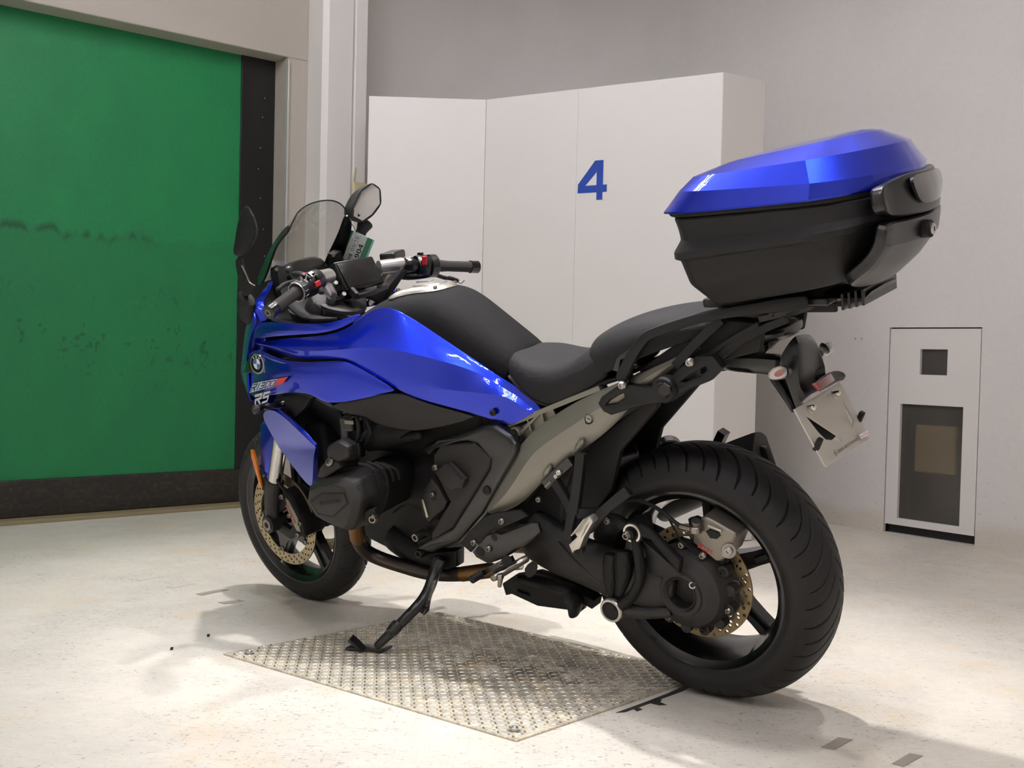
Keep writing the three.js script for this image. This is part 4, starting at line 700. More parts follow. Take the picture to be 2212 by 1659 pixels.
  both('frame_boss', limb([[.3534,.5742,-.155],[.3348,.5935,-.165],[.3222,.6085,-.16]], [0.004, 0.011, 0.004], [0.008, 0.011, 0.008]), M.bronze);
  P('panel_screw', bolt([.4901,.7309,-.157], 0.0085, [-0.15, 0, -1], 0.004), M.dark);
}
// ---- engine and lower parts
{
  // engine core behind the panels
  P('engine_block', [limb([[1.05, 0.5, 0], [0.9, 0.5, 0], [0.75, 0.48, 0], [0.6, 0.46, 0], [0.5, 0.46, 0]], [0.12, 0.15, 0.16, 0.15, 0.1], [0.1, 0.14, 0.155, 0.15, 0.1], { n: 10 }), box([0.8, 0.68, 0], [0.5, 0.2, 0.26], 0.03), box([0.62, 0.62, 0], [0.25, 0.3, 0.24], 0.03), box([0.93, 0.6, 0], [0.3, 0.2, 0.22], 0.03)], M.cast, 'black engine block');
  P('air_box', box([0.8, 0.8, 0], [0.34, 0.18, 0.2], 0.04), M.dark); P('battery_box', box([0.33, 0.66, 0], [0.16, 0.18, 0.18], 0.03), M.dark);
  const rad = P('radiator', [box([1.19, 0.69, 0.1], [0.05, 0.34, 0.18], 0.01, [0, 0.35, -0.2]), box([1.19, 0.69, -0.1], [0.05, 0.34, 0.18], 0.01, [0, -0.35, -0.2])], M.dark, 'black radiator behind the deflector');
  for (let i = 0; i < 14; i++) S(rad, 'fin', box([1.155 + (i - 7) * 0.002, 0.69 + (i - 7) * 0.022, -0.105], [0.008, 0.006, 0.16], 0.001, [0, -0.35, -0.2]), M.satin);
  P('radiator_shroud', skin([[[1.1329,.7654,-.2],[1.0623,.739,-.2],[.9965,.7048,-.19]], [[1.2236,.7063,-.15],[1.1495,.6823,-.15],[1.0805,.6488,-.14]], [[1.2467,.6253,-.12],[1.1817,.6011,-.12],[1.1275,.5847,-.1]]], { thick: 0.01, flip: true, lv: 2 }), M.dark);
  P('radiator_frame', box([1.16, 0.55, 0], [0.1, 0.24, 0.36], 0.02), M.dark);
  P('headlight_frame', box([1.3, 0.85, 0], [0.25, 0.3, 0.2], 0.05), M.dark);
  // cylinder, left and right
  const ring = (pts, z) => pts.map((p) => [p[0], p[1], z]);
  const o = [[1.0171,.5146,-.345],[.9976,.5563,-.345],[.9449,.577,-.345],[.878,.5883,-.345],[.8241,.5807,-.345],[.8076,.5316,-.345],[.8358,.4669,-.345],[.8663,.4398,-.345],[.9249,.4483,-.345],[.9894,.4684,-.345]];
  const grow = (pts, k) => { const c = pts.reduce((a, p) => [a[0] + p[0] / pts.length, a[1] + p[1] / pts.length], [0, 0]); return pts.map((p) => [c[0] + (p[0] - c[0]) * k, c[1] + (p[1] - c[1]) * k, p[2]]); };
  const head = rings([ring(grow(o, 0.8), -0.372), ring(o, -0.35), ring(grow(o, 1.03), -0.29), ring(grow(o, 1.04), -0.25)], { lv: 3, edge: 2, cr: [1, 2], cc: [0, 1, 3, 4, 5, 7, 9], sharp: 2, ang: 0.35 });
  const hs = both('cylinder_head_cover', head, M.castGrey, 'dark cast cylinder head cover');
  const capo = [[.9823,.5198,-.372],[.9316,.5485,-.372],[.8412,.5577,-.372],[.8339,.5293,-.372],[.9025,.483,-.372],[.9611,.4867,-.372]];
  for (const [k, h] of hs.entries()) {
    const fl = (g) => (k ? mirror(strip(g)) : g);
    S(h, 'cover_cap', fl(plate(grow(capo, 0.95), 0.03, { bevel: 0.006, back: 0.004 })), M.grey, 'raised hexagonal cover plate');
    S(h, 'cap_groove', fl(plate(capo, 0.006, { bevel: 0.002, holes: [grow(capo, 0.965)], back: 0.0005 })), M.dark);
    S(h, 'ignition_cap', fl(rings([[[.9712,.6503,-.27],[.9075,.6756,-.27],[.8691,.6577,-.27],[.8749,.616,-.27],[.9245,.6015,-.27],[.9776,.6076,-.27]], [[.9601,.655,-.3],[.8964,.6815,-.3],[.8579,.6651,-.3],[.8632,.6263,-.3],[.9167,.609,-.3],[.9689,.6178,-.3]], [[.9307,.6586,-.33],[.8797,.6789,-.33],[.8474,.6674,-.33],[.8503,.6394,-.33],[.8963,.6229,-.33],[.9339,.63,-.33]]], { lv: 2, edge: 1, cc: [0, 1, 2, 3, 4, 5], sharp: 1, cr: [1], ang: 0.3 })), M.grey, 'black faceted plug cap');
    S(h, 'cap_bracket', fl(plate([[.9974,.5707,-.325],[.9796,.5986,-.325],[.944,.6251,-.325],[.9056,.6205,-.325],[.8972,.6032,-.325],[.9689,.5668,-.325]], 0.03, { bevel: 0.006 })), M.castGrey);
    S(h, 'bolt', fl(bolt([.9272,.6203,-.33], 0.012, [-0.1, 0.6, -1], 0.008)), M.steel);
    S(h, 'bolt', fl(bolt([.7988,.4756,-.325], 0.013, [-0.4, 0, -1], 0.014)), M.steel, 'bright head bolt');
    S(h, 'bolt_pocket', fl(rings([[[.8593,.4713,-.3],[.8113,.5001,-.3],[.8031,.4907,-.3],[.8164,.4528,-.3],[.852,.4485,-.3]], [[.8283,.4907,-.33],[.7903,.5078,-.33],[.7821,.4986,-.33],[.793,.464,-.33],[.8283,.4597,-.33]]], { lv: 1, edge: 1 })), M.dark);
    S(h, 'cylinder_barrel', fl(rings([ring(grow(o, 0.96), -0.252), ring(grow(o, 0.94), -0.2), ring(grow(o, 0.9), -0.1)], { lv: 2, edge: 1, cc: [1, 4, 5, 7], sharp: 1, ang: 0.5 })), M.cast, 'black cylinder barrel');
    for (const q of [[[.8504,.6133,-.3],[.8037,.6036,-.285],[.8015,.5346,-.285]], [[.8399,.6104,-.28],[.7937,.598,-.265],[.7946,.543,-.262]], [[.8315,.6047,-.26],[.7893,.5894,-.245],[.792,.5495,-.242]], [[.8285,.5973,-.24],[.7851,.5781,-.225],[.7859,.5496,-.225]]]) S(h, 'rib', fl(bar(q, 0.006, 0.005)), M.castGrey);
  }
  // throttle body and dark hardware between head and trim
  P('throttle_body', [cyl([.9727,.6263,-.2], [.9632,.7002,-.2], 0.032), box([.9496,.695,-.225], [0.05, 0.04, 0.02], 0.006), cyl([.9396,.6016,-.22], [.9363,.6483,-.22], 0.022)], M.satin, 'black throttle body');
  P('hose_clamp', lathe([.9621,.6244,-.2], [.9622,.6405,-.2], [[0.034, 0], [0.036, 0], [0.036, 0.01], [0.034, 0.01]], 24), M.steel); P('throttle_tag', box([.9283,.7045,-.24], [0.035, 0.012, 0.004], 0.002), M.steel);
  P('wiring', [tube([[.9177,.715,-.22],[.9066,.6795,-.23],[.9231,.6456,-.23],[.9837,.6249,-.22]], 0.006), tube([[.9047,.7036,-.2],[.8739,.6722,-.22],[.8992,.6378,-.22]], 0.005), tube([[.8747,.6581,-.15],[.8154,.6453,-.16],[.7536,.656,-.16]], 0.012)], M.dark);
  P('intake_elbow', limb([[.7951,.6741,-.12],[.8391,.6604,-.15],[.8835,.6466,-.18],[.9303,.633,-.19]], [0.04, 0.04, 0.036, 0.03], [0.04, 0.036, 0.03, 0.03]), M.dark);
  // side covers
  both('frame_cover', plate([[.7509,.6146,-.172],[.7255,.6333,-.172],[.5851,.677,-.172],[.5119,.7001,-.172],[.4802,.7008,-.172],[.4339,.6774,-.172],[.4196,.6581,-.172],[.4235,.6338,-.172],[.4407,.6082,-.172],[.4952,.5395,-.172],[.5582,.4575,-.172],[.657,.3676,-.172],[.7658,.3207,-.172],[.8138,.3222,-.172],[.8146,.3357,-.172],[.7475,.3716,-.172],[.6742,.4074,-.172],[.5171,.5895,-.172],[.5102,.6123,-.172],[.544,.6466,-.172],[.574,.6518,-.172],[.6719,.6384,-.172],[.7195,.6042,-.172]], 0.05, { bevel: 0.012, seg: 4 }), M.satin, 'satin black frame cover');
  both('engine_cover', plate([[.6697,.6398,-.176],[.5565,.653,-.176],[.5033,.6165,-.176],[.5125,.5887,-.176],[.6692,.4069,-.176],[.7575,.3544,-.176],[.7536,.383,-.176],[.6688,.4799,-.176],[.7093,.5612,-.176],[.7039,.6067,-.176]], 0.06, { bevel: 0.01, back: -0.004, seg: 3 }), M.grey, 'matt black engine side cover');
  both('engine_cover_rib', plate([[.6904,.5681,-.192],[.6516,.5931,-.192],[.6329,.5985,-.192],[.5834,.5577,-.192],[.5992,.531,-.192],[.641,.5204,-.192],[.6585,.5302,-.192]], 0.022, { bevel: 0.009, seg: 2 }), M.grey, 'raised rib with a slot');
  both('cover_slot', plate([[.631,.598,-.198],[.6213,.5989,-.198],[.5854,.562,-.198],[.5925,.5576,-.198]], 0.006, { bevel: 0.001, back: 0.001 }), M.dark);
  P('cover_screw', bolt([.6871,.5793,-.186], 0.009), M.steel, 'bright cover screw');
  P('cover_screw', bolt([.5306,.5274,-.176], 0.012, [0, 0, -1], 0.002), M.dark);
  const cw = P('crank_cover', plate([[.768,.4997,-.165],[.7298,.5402,-.165],[.7089,.5187,-.165],[.684,.4757,-.165],[.6962,.4547,-.165],[.744,.4228,-.165],[.7645,.4044,-.165],[.7827,.425,-.165],[.7851,.4648,-.165]], 0.05, { bevel: 0.008 }), M.castGrey, 'cast cover with a number stamped on a tab');
  S(cw, 'screw', bolt([.7256,.4952,-.17], 0.007), M.steel); S(cw, 'screw_boss', [cyl([.7444,.4812,-.15], [.7269,.4892,-.168], 0.012)], M.castGrey);
  S(cw, 'number_tab', plate([[.7718,.4752,-.168],[.7646,.4773,-.168],[.7555,.4279,-.168],[.7633,.423,-.168]], 0.004, { bevel: 0.001, back: 0.002 }), M.alu, 'pale embossed tab');
  P('crankcase', [plate([[.9589,.3953,-.12],[.8251,.4787,-.12],[.7469,.3927,-.12],[.8048,.2686,-.12],[.8805,.2435,-.12],[.9482,.2692,-.12],[.9646,.3239,-.12]], 0.1, { bevel: 0.02 }), limb([[.9732,.3296,-.1],[.8909,.2836,-.1],[.8054,.2666,-.08]], [0.05, 0.05, 0.04], [0.05, 0.05, 0.05])], M.cast);
  P('engine_bolt', lathe([.8162,.3601,-.165], add3([.8162,.3601,-.165], [0, 0, -1]), [[0, 0], [0.006, 0], [0.007, 0.008], [0.011, 0.008], [0.013, 0], [0.013, -0.03], [0, -0.03]], 20), M.steel);
  P('engine_bolt', lathe([.8137,.3113,-.165], add3([.8137,.3113,-.165], [0, 0, -1]), [[0, 0], [0.006, 0], [0.007, 0.008], [0.011, 0.008], [0.013, 0], [0.013, -0.03], [0, -0.03]], 20), M.castGrey);
  // exhaust: headers under the engine, silencer on the right
  const pipe = [[.9423,.4238,-.262],[.9653,.3737,-.245],[.9815,.3214,-.215],[.965,.2867,-.185],[.9028,.2584,-.155],[.8192,.2385,-.13],[.7153,.2434,-.11],[.6295,.2592,-.09]];
  const pipeGeo = tube(pipe, 0.0205, { seg: 80, rs: 18 });
  both('exhaust_pipe', pipeGeo, M.exhaust, 'dark heat-tinted exhaust pipe under the engine');
  both('exhaust_collar', tube([[.9423,.4238,-.262],[.9553,.3944,-.253],[.967,.3673,-.243]], 0.0222, { rs: 18 }), M.burnt, 'straw-tinted exhaust joint');
  both('exhaust_sleeve', tube(pipe.slice(6), 0.0212, { rs: 18 }), M.burnt, 'straw-tinted pipe section');
  P('sump', plate([[1.1311,.3537,-.1],[1.0417,.45,-.1],[.8513,.4829,-.1],[.7548,.398,-.1],[.786,.2773,-.1],[.8885,.2499,-.1],[.9874,.2616,-.1],[1.0867,.2889,-.1]], 0.19, { bevel: 0.02, seg: 3 }), M.cast, 'black engine sump');
  P('pre_silencer', [rings([[[0.46, 0.2, -0.09], [0.46, 0.3, -0.09], [0.46, 0.3, 0.1], [0.46, 0.2, 0.1]], [[0.2, 0.22, -0.06], [0.2, 0.3, -0.06], [0.2, 0.32, 0.12], [0.2, 0.22, 0.12]]], { lv: 2, edge: 1 })], M.dark, 'black silencer box under the engine');
  const so = [[-.0636,.6231,.16],[-.0623,.6151,.195],[-.0626,.5957,.22],[-.0866,.5108,.22],[-.0838,.4857,.2],[-.0659,.493,.155],[-.0533,.5488,.145]], fwd = (d, dy) => so.map((p) => [p[0] + d, p[1] - dy, p[2]]);
  const sil = P('silencer', rings([fwd(0.3, 0.14), fwd(0.12, 0.048), fwd(0.01, 0.003), so], { lv: 2, edge: 2, cr: [2], cc: [0, 2, 3, 6], sharp: 2, ang: 0.4 }), M.grey, 'black silencer on the right side');
  S(sil, 'outlet', rings([[[-.0665,.5836,.17],[-.0668,.5838,.185],[-.0711,.5728,.195],[-.0811,.5276,.2],[-.0799,.5159,.195],[-.0754,.5236,.185]].map((p) => [p[0] - 0.014, p[1], p[2]]), [[-.0665,.5836,.17],[-.0668,.5838,.185],[-.0711,.5728,.195],[-.0811,.5276,.2],[-.0799,.5159,.195],[-.0754,.5236,.185]].map((p) => [p[0] + 0.01, p[1], p[2]])], { lv: 2, edge: 1 }), M.dark, 'dark oval outlet');
  // centre stand and tray
  P('centre_stand', [plate([[.5895,.2289,-.1],[.5822,.1951,-.1],[.5603,.2028,-.1],[.4762,.1823,-.1],[.3765,.188,-.1],[.3626,.1723,-.1],[.3318,.1958,-.1],[.3238,.2331,-.1],[.3427,.2631,-.1],[.402,.2768,-.1],[.4609,.2833,-.1],[.5415,.2605,-.1]], 0.03, { bevel: 0.008, holes: [[[.5352,.2216,-.1],[.4984,.2183,-.1],[.4965,.2107,-.1],[.5361,.2161,-.1]]] }), limb([[.3515,.2459,-.12],[.3202,.2364,-.13],[.3417,.1926,-.12]], [0.02, 0.02, 0.012], [0.03, 0.035, 0.02]), limb([[.5179,.263,-.11],[.4272,.2589,-.11],[.3393,.2547,-.115]], [0.012, 0.016, 0.018], [0.02, 0.025, 0.03])], M.black, 'black folded centre stand');
  P('stand_crossbar', [bar([[.4181,.2635,-.08],[.2934,.2194,-.08]], 0.04, 0.025), cyl([.4311,.2204,-.06], [.4127,.2108,.1], 0.02)], M.dark);
  // footrest plates, peg, gear lever
  both('heel_plate', plate([[.5477,.457,-.185],[.502,.4736,-.185],[.425,.4886,-.185],[.3993,.4756,-.185],[.5166,.4229,-.185],[.5881,.3688,-.185],[.6072,.3506,-.185],[.6416,.3733,-.185],[.6066,.4077,-.185]], 0.014, { bevel: 0.004 }), M.black, 'black footrest hanger');
  both('heel_guard', plate([[.5882,.3604,-.2],[.5304,.4153,-.2],[.501,.4266,-.2],[.4802,.4243,-.2],[.3747,.4694,-.2],[.3577,.469,-.2],[.3527,.4454,-.2],[.3976,.4053,-.2],[.487,.3555,-.2],[.538,.3341,-.2],[.5765,.3465,-.2]], 0.012, { bevel: 0.005, seg: 3 }), M.satin, 'black heel guard plate');
  for (const [x, y, z] of [[1084, 1126, 1], [1024, 1172, 1], [1055, 1185, 0]]) 0;
  P('hanger_screw', bolt([.4825,.4542,-.187], 0.0095), M.steel); P('hanger_screw', bolt([.5872,.3826,-.187], 0.0095), M.steel); P('hanger_screw', bolt([.5255,.38,-.202], 0.009), M.steel); P('hanger_screw', bolt([.3838,.5102,-.15], 0.008), M.steel);
  P('guard_pocket', lathe([.5572,.3672,-.2], add3([.5572,.3672,-.2], [0, 0, -1]), [[0.0, 0.0006], [0.008, 0.0006], [0.013, 0.001], [0.014, 0]], 24), M.dark); P('guard_pocket', lathe([.5033,.4125,-.2], add3([.5033,.4125,-.2], [0, 0, -1]), [[0, 0.0006], [0.005, 0.0006], [0.009, 0.001], [0.01, 0]], 20), M.dark);
  const peg = P('footrest', limb([[.4029,.3713,-.2],[.4217,.3614,-.235],[.4359,.3532,-.275],[.44,.3506,-.3]], [0.01, 0.011, 0.012, 0.009], [0.014, 0.016, 0.017, 0.013]), M.steel, 'alloy rider footrest');
  S(peg, 'rubber_pad', rings([[[.4149,.3586,-.21],[.4048,.3762,-.235],[.4341,.3686,-.3],[.4465,.3483,-.285]], [[.4171,.3633,-.21],[.407,.3808,-.235],[.4358,.3756,-.3],[.4482,.3554,-.285]]], { lv: 1, edge: 1 }), M.dark, 'black rubber pad'); S(peg, 'feeler', [cyl([.4229,.3516,-.29], [.4301,.326,-.29], 0.007, 0.005), cyl([.4228,.3614,-.29], [.4234,.3491,-.29], 0.009, 0.009, 6)], M.steel, 'bright peg feeler');
  S(peg, 'spring', tube([...Array(25).keys()].map((i) => add3([.4273,.3466,-.2], [0.009 * Math.cos(i) + i * 0.0006, 0.009 * Math.sin(i), -i * 0.0005])), 0.0015, { seg: 80, rs: 6 }), M.steel);
  S(peg, 'hinge', [rings([[[.4225,.3398,-.2],[.389,.367,-.2],[.3703,.3673,-.2],[.3801,.3312,-.2],[.4152,.3108,-.2]], [[.4476,.3239,-.17],[.4137,.3516,-.17],[.3946,.3519,-.17],[.4045,.3153,-.17],[.4402,.2945,-.17]]], { lv: 1, edge: 1 })], M.black);
  const gl = P('gear_lever', [bar([[.4385,.3708,-.215],[.5083,.337,-.225],[.5552,.309,-.23]], 0.01, 0.014), cyl([.4724,.3525,-.2], [.4466,.3682,-.23], 0.014)], M.satin, 'black gear lever'); S(gl, 'toe_peg', [cyl([.5334,.3221,-.235], [.539,.3191,-.27], 0.0105)], M.dark); S(gl, 'clamp_screw', bolt([.4628,.36,-.228], 0.008), M.steel);
  // side stand
  const st = P('side_stand', [limb([[.7514,.3019,-.15],[.7643,.272,-.165],[.7572,.2357,-.2],[.7621,.2063,-.235],[.7809,.1793,-.28],[.8043,.1497,-.32],[.841,.1126,-.355]], [0.022, 0.02, 0.018, 0.018, 0.016, 0.016, 0.012], [0.016, 0.018, 0.016, 0.014, 0.013, 0.012, 0.012], { n: 8 }), limb([[.7954,.168,-.3],[.8002,.1532,-.32],[.8136,.1461,-.322]], [0.019, 0.02, 0.016], [0.016, 0.017, 0.014], { n: 8 })], M.satin, 'black side stand leg');
  S(st, 'stand_foot', [plate([[0.885, 0.1, -0.372], [0.835, 0.092, -0.345], [0.85, 0.075, -0.29], [0.9, 0.082, -0.305], [0.935, 0.094, -0.36], [0.925, 0.1, -0.392]], 0.012, { bevel: 0.004, toward: [0, 1, 0], back: 0.01 }), bar([[0.878, 0.104, -0.37], [0.89, 0.125, -0.377], [0.902, 0.142, -0.385]], 0.02, 0.012)], M.satin, 'flat foot of the stand');
  S(st, 'extension_tab', plate([[.7755,.1762,-.24],[.7342,.2132,-.24],[.7454,.1815,-.24],[.76,.1681,-.24]], 0.012, { bevel: 0.003 }), M.satin);
  S(st, 'spring', tube([...Array(97).keys()].map((i) => { const t = i / 96, p = mid([.7484,.2574,-.19], [.7444,.2012,-.235], t), a = i * 1.05; return [p[0] + 0.0065 * Math.cos(a), p[1] + 0.0065 * Math.sin(a) * 0.4, p[2] + 0.0065 * Math.sin(a)]; }), 0.0014, { seg: 300, rs: 5 }), M.steel, 'coil return spring');
  S(st, 'spring_hook', tube([[.7444,.2012,-.235],[.7519,.1831,-.24],[.7586,.1747,-.242]], 0.002), M.steel);
  P('stand_bracket', [plate([[.8253,.2974,-.13],[.7096,.3203,-.13],[.7185,.2715,-.13],[.7648,.2509,-.13],[.8156,.2571,-.13]], 0.04, { bevel: 0.008 }), cyl([.806,.2631,-.11], [.7518,.2929,-.165], 0.018)], M.cast);
  // passenger footrest bracket (left) and its mirror
  const br = [bar([[.2221,.6512,-.17],[.2336,.5761,-.18],[.2499,.5066,-.19]], 0.016, [0.026, 0.022, 0.026]), bar([[.3132,.5694,-.165],[.2808,.5345,-.175],[.2564,.5041,-.185]], 0.016, [0.024, 0.02, 0.026]), bar([[.2504,.5129,-.188],[.2658,.4705,-.19],[.2699,.4361,-.195]], 0.018, [0.024, 0.02, 0.022]), bar([[.2435,.5043,-.188],[.2164,.5069,-.18],[.1901,.5051,-.16]], 0.012, [0.024, 0.02, 0.016])];
  both('pillion_hanger', br, M.black, 'black Y-shaped pillion footrest hanger');
  both('pillion_rail', bar([[.2081,.4695,-.2],[.1695,.5135,-.19],[.1333,.5438,-.18],[.101,.5687,-.17]], 0.02, [0.022, 0.023, 0.024, 0.024]), M.black, 'black pillion guard rail');
  const pp = P('pillion_footrest', plate([[.2519,.4357,-.225],[.2245,.4593,-.225],[.231,.4701,-.225],[.188,.5136,-.225],[.1778,.5125,-.225],[.1726,.5028,-.225],[.2029,.4621,-.225],[.2206,.4294,-.225],[.2376,.4223,-.225],[.2441,.4144,-.225]], 0.03, { bevel: 0.003 }), M.silver, 'folded silver pillion footrest'); S(pp, 'inlay', plate([[.2132,.4588,-.226],[.193,.4915,-.226],[.1809,.5033,-.226],[.2009,.472,-.226]], 0.004, { bevel: 0.001, back: 0.001 }), M.steel);
  for (let i = 0; i < 10; i++) S(pp, 'tooth', box(mid([.2262,.4703,-.23], [.1875,.512,-.23], i / 9), [0.006, 0.003, 0.026], 0.001, [0, 0, -0.9]), M.silver);
  S(pp, 'pivot', [cyl([.2341,.425,-.2], [.2342,.4189,-.215], 0.014)], M.dark);
  P('steering_lock_unit', [bar([[.3509,.5528,-.155],[.3146,.5842,-.16],[.2607,.6254,-.16]], 0.014, 0.022)], M.satin, 'black latch strip'); P('latch_screw', bolt([.2978,.5943,-.168], 0.0075, [0, 0, -1], 0.004, 0.3), M.silver); P('latch_screw', bolt([.3076,.5839,-.168], 0.006, [0, 0, -1], 0.004, 0.3), M.silver); P('latch_lever', bar([[.3506,.5497,-.16],[.3274,.568,-.165]], 0.004, 0.004), M.steel);
  // inner mudguard, shock, rear inner panels
  P('inner_mudguard', skin([[[0.36, 0.36, -0.1], [0.38, 0.36, -0.05], [0.38, 0.36, 0.0]], [[0.345, 0.5, -0.11], [0.365, 0.5, -0.05], [0.365, 0.5, 0]], [[0.28, 0.62, -0.11], [0.3, 0.63, -0.05], [0.3, 0.63, 0]], [[0.15, 0.72, -0.11], [0.16, 0.74, -0.05], [0.16, 0.74, 0]], [[0.02, 0.79, -0.1], [0.02, 0.81, -0.05], [0.02, 0.81, 0]]], { mirrorZ: true, thick: 0.01, lv: 2 }), M.dark, 'black inner mudguard');
  both('inner_panel', plate([[.492,.45,-.105],[.4049,.5308,-.105],[.2783,.6219,-.105],[.1392,.7207,-.105],[.0371,.7924,-.105],[.0415,.7538,-.105],[.1557,.6397,-.105],[.1949,.5371,-.105],[.2576,.4705,-.105],[.3483,.4229,-.105],[.4549,.397,-.105]], 0.02, { bevel: 0.004 }), M.dark, 'black inner side panel');
  P('shock_reservoir', [cyl([.2304,.5903,-.06], [.1842,.5931,0], 0.034), cyl([.2732,.516,-.03], [.2411,.607,-.04], 0.04)], M.satin, 'black shock absorber reservoir');
  P('silencer_stay', bar([[.2278,.6451,.1],[.1981,.58,.13],[.1625,.5385,.16]], 0.014, 0.022), M.satin, 'black silencer stay'); P('silencer_stay', bar([[.2518,.593,.05],[.2108,.5628,.09],[.1955,.5427,.13]], 0.014, 0.016), M.satin); P('silencer_bracket', bar([[.067,.5609,.2],[.0541,.5864,.2],[.0418,.6068,.2]], 0.03, 0.022), M.satin);
  P('exhaust_flap', [lathe([.1746,.5631,.15], add3([.1746,.5631,.15], [-0.6, 0, -0.8]), [[0, 0.03], [0.03, 0.03], [0.034, 0.026], [0.034, -0.02], [0, -0.02]], 30)], M.gloss, 'round black valve housing');
}
// ---- cockpit
{
  // top yoke and bar clamps
  const yoke = P('top_yoke', [rings([[[1.1446,1.0154,-.13],[1.0869,.9852,-.14],[1.0175,.9645,-.13],[1.001,.9478,-.05],[1.1085,.9628,.08],[1.2109,.9921,.08],[1.2096,1.0168,-.02]].map((p) => [p[0], p[1] + 0.006, p[2]]), [[1.1472,1.0208,-.13],[1.0849,.9931,-.14],[1.0157,.9724,-.13],[.9993,.9558,-.05],[1.1066,.9711,.08],[1.2089,1.0006,.08],[1.2076,1.025,-.02]].map((p) => [p[0], p[1] + 0.018, p[2]])], { lv: 2, edge: 1 }), ...[-1, 1].map((s) => limb([[1.12, 0.975, s * 0.1], [1.11, 1.0, s * 0.115], [1.09, 1.02, s * 0.12]], [0.045, 0.05, 0.03], [0.05, 0.05, 0.03], { n: 10 }))], M.castGrey, 'grey cast top yoke');
  S(yoke, 'fork_cap', lathe([1.0648,1.018,-.1], add3([1.0648,1.018,-.1], [-0.4, 0.9, 0]), [[0, 0.008], [0.012, 0.008], [0.014, 0.004], [0.02, 0.004], [0.021, -0.02], [0, -0.02]], 6), M.satin);
  S(yoke, 'yoke_arm', bar([[1.0778,.9884,-.13],[1.0367,.9768,-.1],[1.0065,.9541,-.08]], 0.03, 0.014), M.castGrey); S(yoke, 'yoke_arm', bar([[1.0619,1.0523,-.05],[1.0129,1.0162,-.06]], 0.012, 0.02), M.castGrey);
  for (const s of [-1, 1]) {
    const c0 = s < 0 ? [1.0348,1.0836,-.14] : [1.0323,1.0762,.125], c1 = s < 0 ? [1.0285,1.0914,-.17] : [1.0465,1.0766,.085];
    const r = S(yoke, 'bar_riser', s < 0 ? [cyl([1.0148,1.0892,-.195], [1.0371,1.0862,-.125], 0.021, 0.021, 28), rings([[[1.0191,1.1006,-.18],[1.0299,1.0964,-.14],[1.0341,1.0767,-.13],[1.0254,1.0734,-.17]], [[.9978,1.048,-.16],[1.0135,1.0443,-.125],[1.0219,1.0148,-.12],[1.0275,1.0143,-.15]]], { lv: 2, edge: 1 })] : [cyl([1.0496,1.0748,.08], [1.024,1.0709,.155], 0.021, 0.021, 28), rings([[[1.0348,1.0835,.09],[1.0252,1.0787,.15],[1.0282,1.0456,.15],[1.0429,1.0465,.1]], [[1.1127,.9888,.09],[1.1202,.9832,.12],[1.1387,.9522,.12],[1.1305,.961,.09]]], { lv: 1, edge: 1 })], M.silver, 'silver handlebar riser');
  }
  // handlebars
  const hb = P('handlebar', [cyl([1.0039,1.0348,-.385], [1.0434,1.0846,-.13], 0.011), cyl([1.0243,1.0695,.155], [.9405,1.0201,.39], 0.011)], M.satin, 'black handlebar');
  const gripOn = (a, b, ring) => {
    const g = S(hb, 'grip', lathe(a, b, [[0.011, 0.002], [0.017, 0.002], [0.0165, 0.03], [0.0162, 0.09], [0.0185, 0.122], [0.019, 0.128], [0.011, 0.128]], 28), M.grip, 'worn rubber grip'); return g;
  };
  const lEnd = [.9952,1.0362,-.392], lIn = [1.0147,1.0753,-.25], rEnd = [.9392,1.0192,.395], rIn = [.9907,1.0476,.262];
  gripOn(mid(lEnd, lIn, 0.12), lIn); gripOn(mid(rEnd, rIn, 0.12), rIn);
  for (const [e, i] of [[lEnd, lIn], [rEnd, rIn]]) {
    S(hb, 'bar_end', lathe(e, i, [[0, 0.001], [0.009, 0.001], [0.0095, 0], [0.0175, 0], [0.019, 0.002], [0.0185, 0.024], [0.0195, 0.026], [0.0195, 0.029], [0.012, 0.029]], 32), M.gloss, 'gloss black bar end weight');
    S(hb, 'bar_end_screw', lathe(e, i, [[0, 0.003], [0.005, 0.003], [0.006, -0.001], [0.0092, -0.001], [0.0095, 0.002]], 20), M.steel);
  }
  // left switch unit
  const sw = P('switch_unit', [rings([[...Array(10).keys()].map((k) => swp(k, 0)), [...Array(10).keys()].map((k) => swp(k, 0.35)), [...Array(10).keys()].map((k) => swp(k, 0.75)), [...Array(10).keys()].map((k) => swp(k, 1))], { lv: 2, edge: 1 })], M.satin, 'black switch unit with small buttons');
  function swp(k, t) { const c = mid([1.0135,1.0724,-.255], [1.0241,1.0871,-.175], t), a = k / 10 * Math.PI * 2, r = 0.027 + 0.008 * Math.sin(t * 3); const d = V([1.0241,1.0871,-.175]).sub(V([1.0135,1.0724,-.255])).normalize(), u = new THREE.Vector3(0, 1, 0).addScaledVector(d, -d.y).normalize(), w = new THREE.Vector3().crossVectors(d, u); return add3(c, u.clone().multiplyScalar(Math.cos(a) * r * 1.05).addScaledVector(w, Math.sin(a) * r).toArray()); }
  S(sw, 'scroll_ring', lathe([1.0127,1.0686,-.268], [1.0241,1.0871,-.175], [[0.019, -0.004], [0.027, -0.004], [0.028, 0.0], [0.026, 0.016], [0.02, 0.016]], 36), M.black, 'ridged scroll ring');
  S(sw, 'ring_edge', lathe([1.0127,1.0686,-.268], [1.0241,1.0871,-.175], [[0.0245, -0.0055], [0.027, -0.0055], [0.0275, -0.003], [0.0245, -0.003]], 36), M.alu, 'pale ring edge');
  const d0 = V([1.0127,1.0686,-.268]), dd = V([1.0241,1.0871,-.175]).sub(d0).normalize(), uu = new THREE.Vector3(0, 1, 0).addScaledVector(dd, -dd.y).normalize(), ww = new THREE.Vector3().crossVectors(dd, uu);
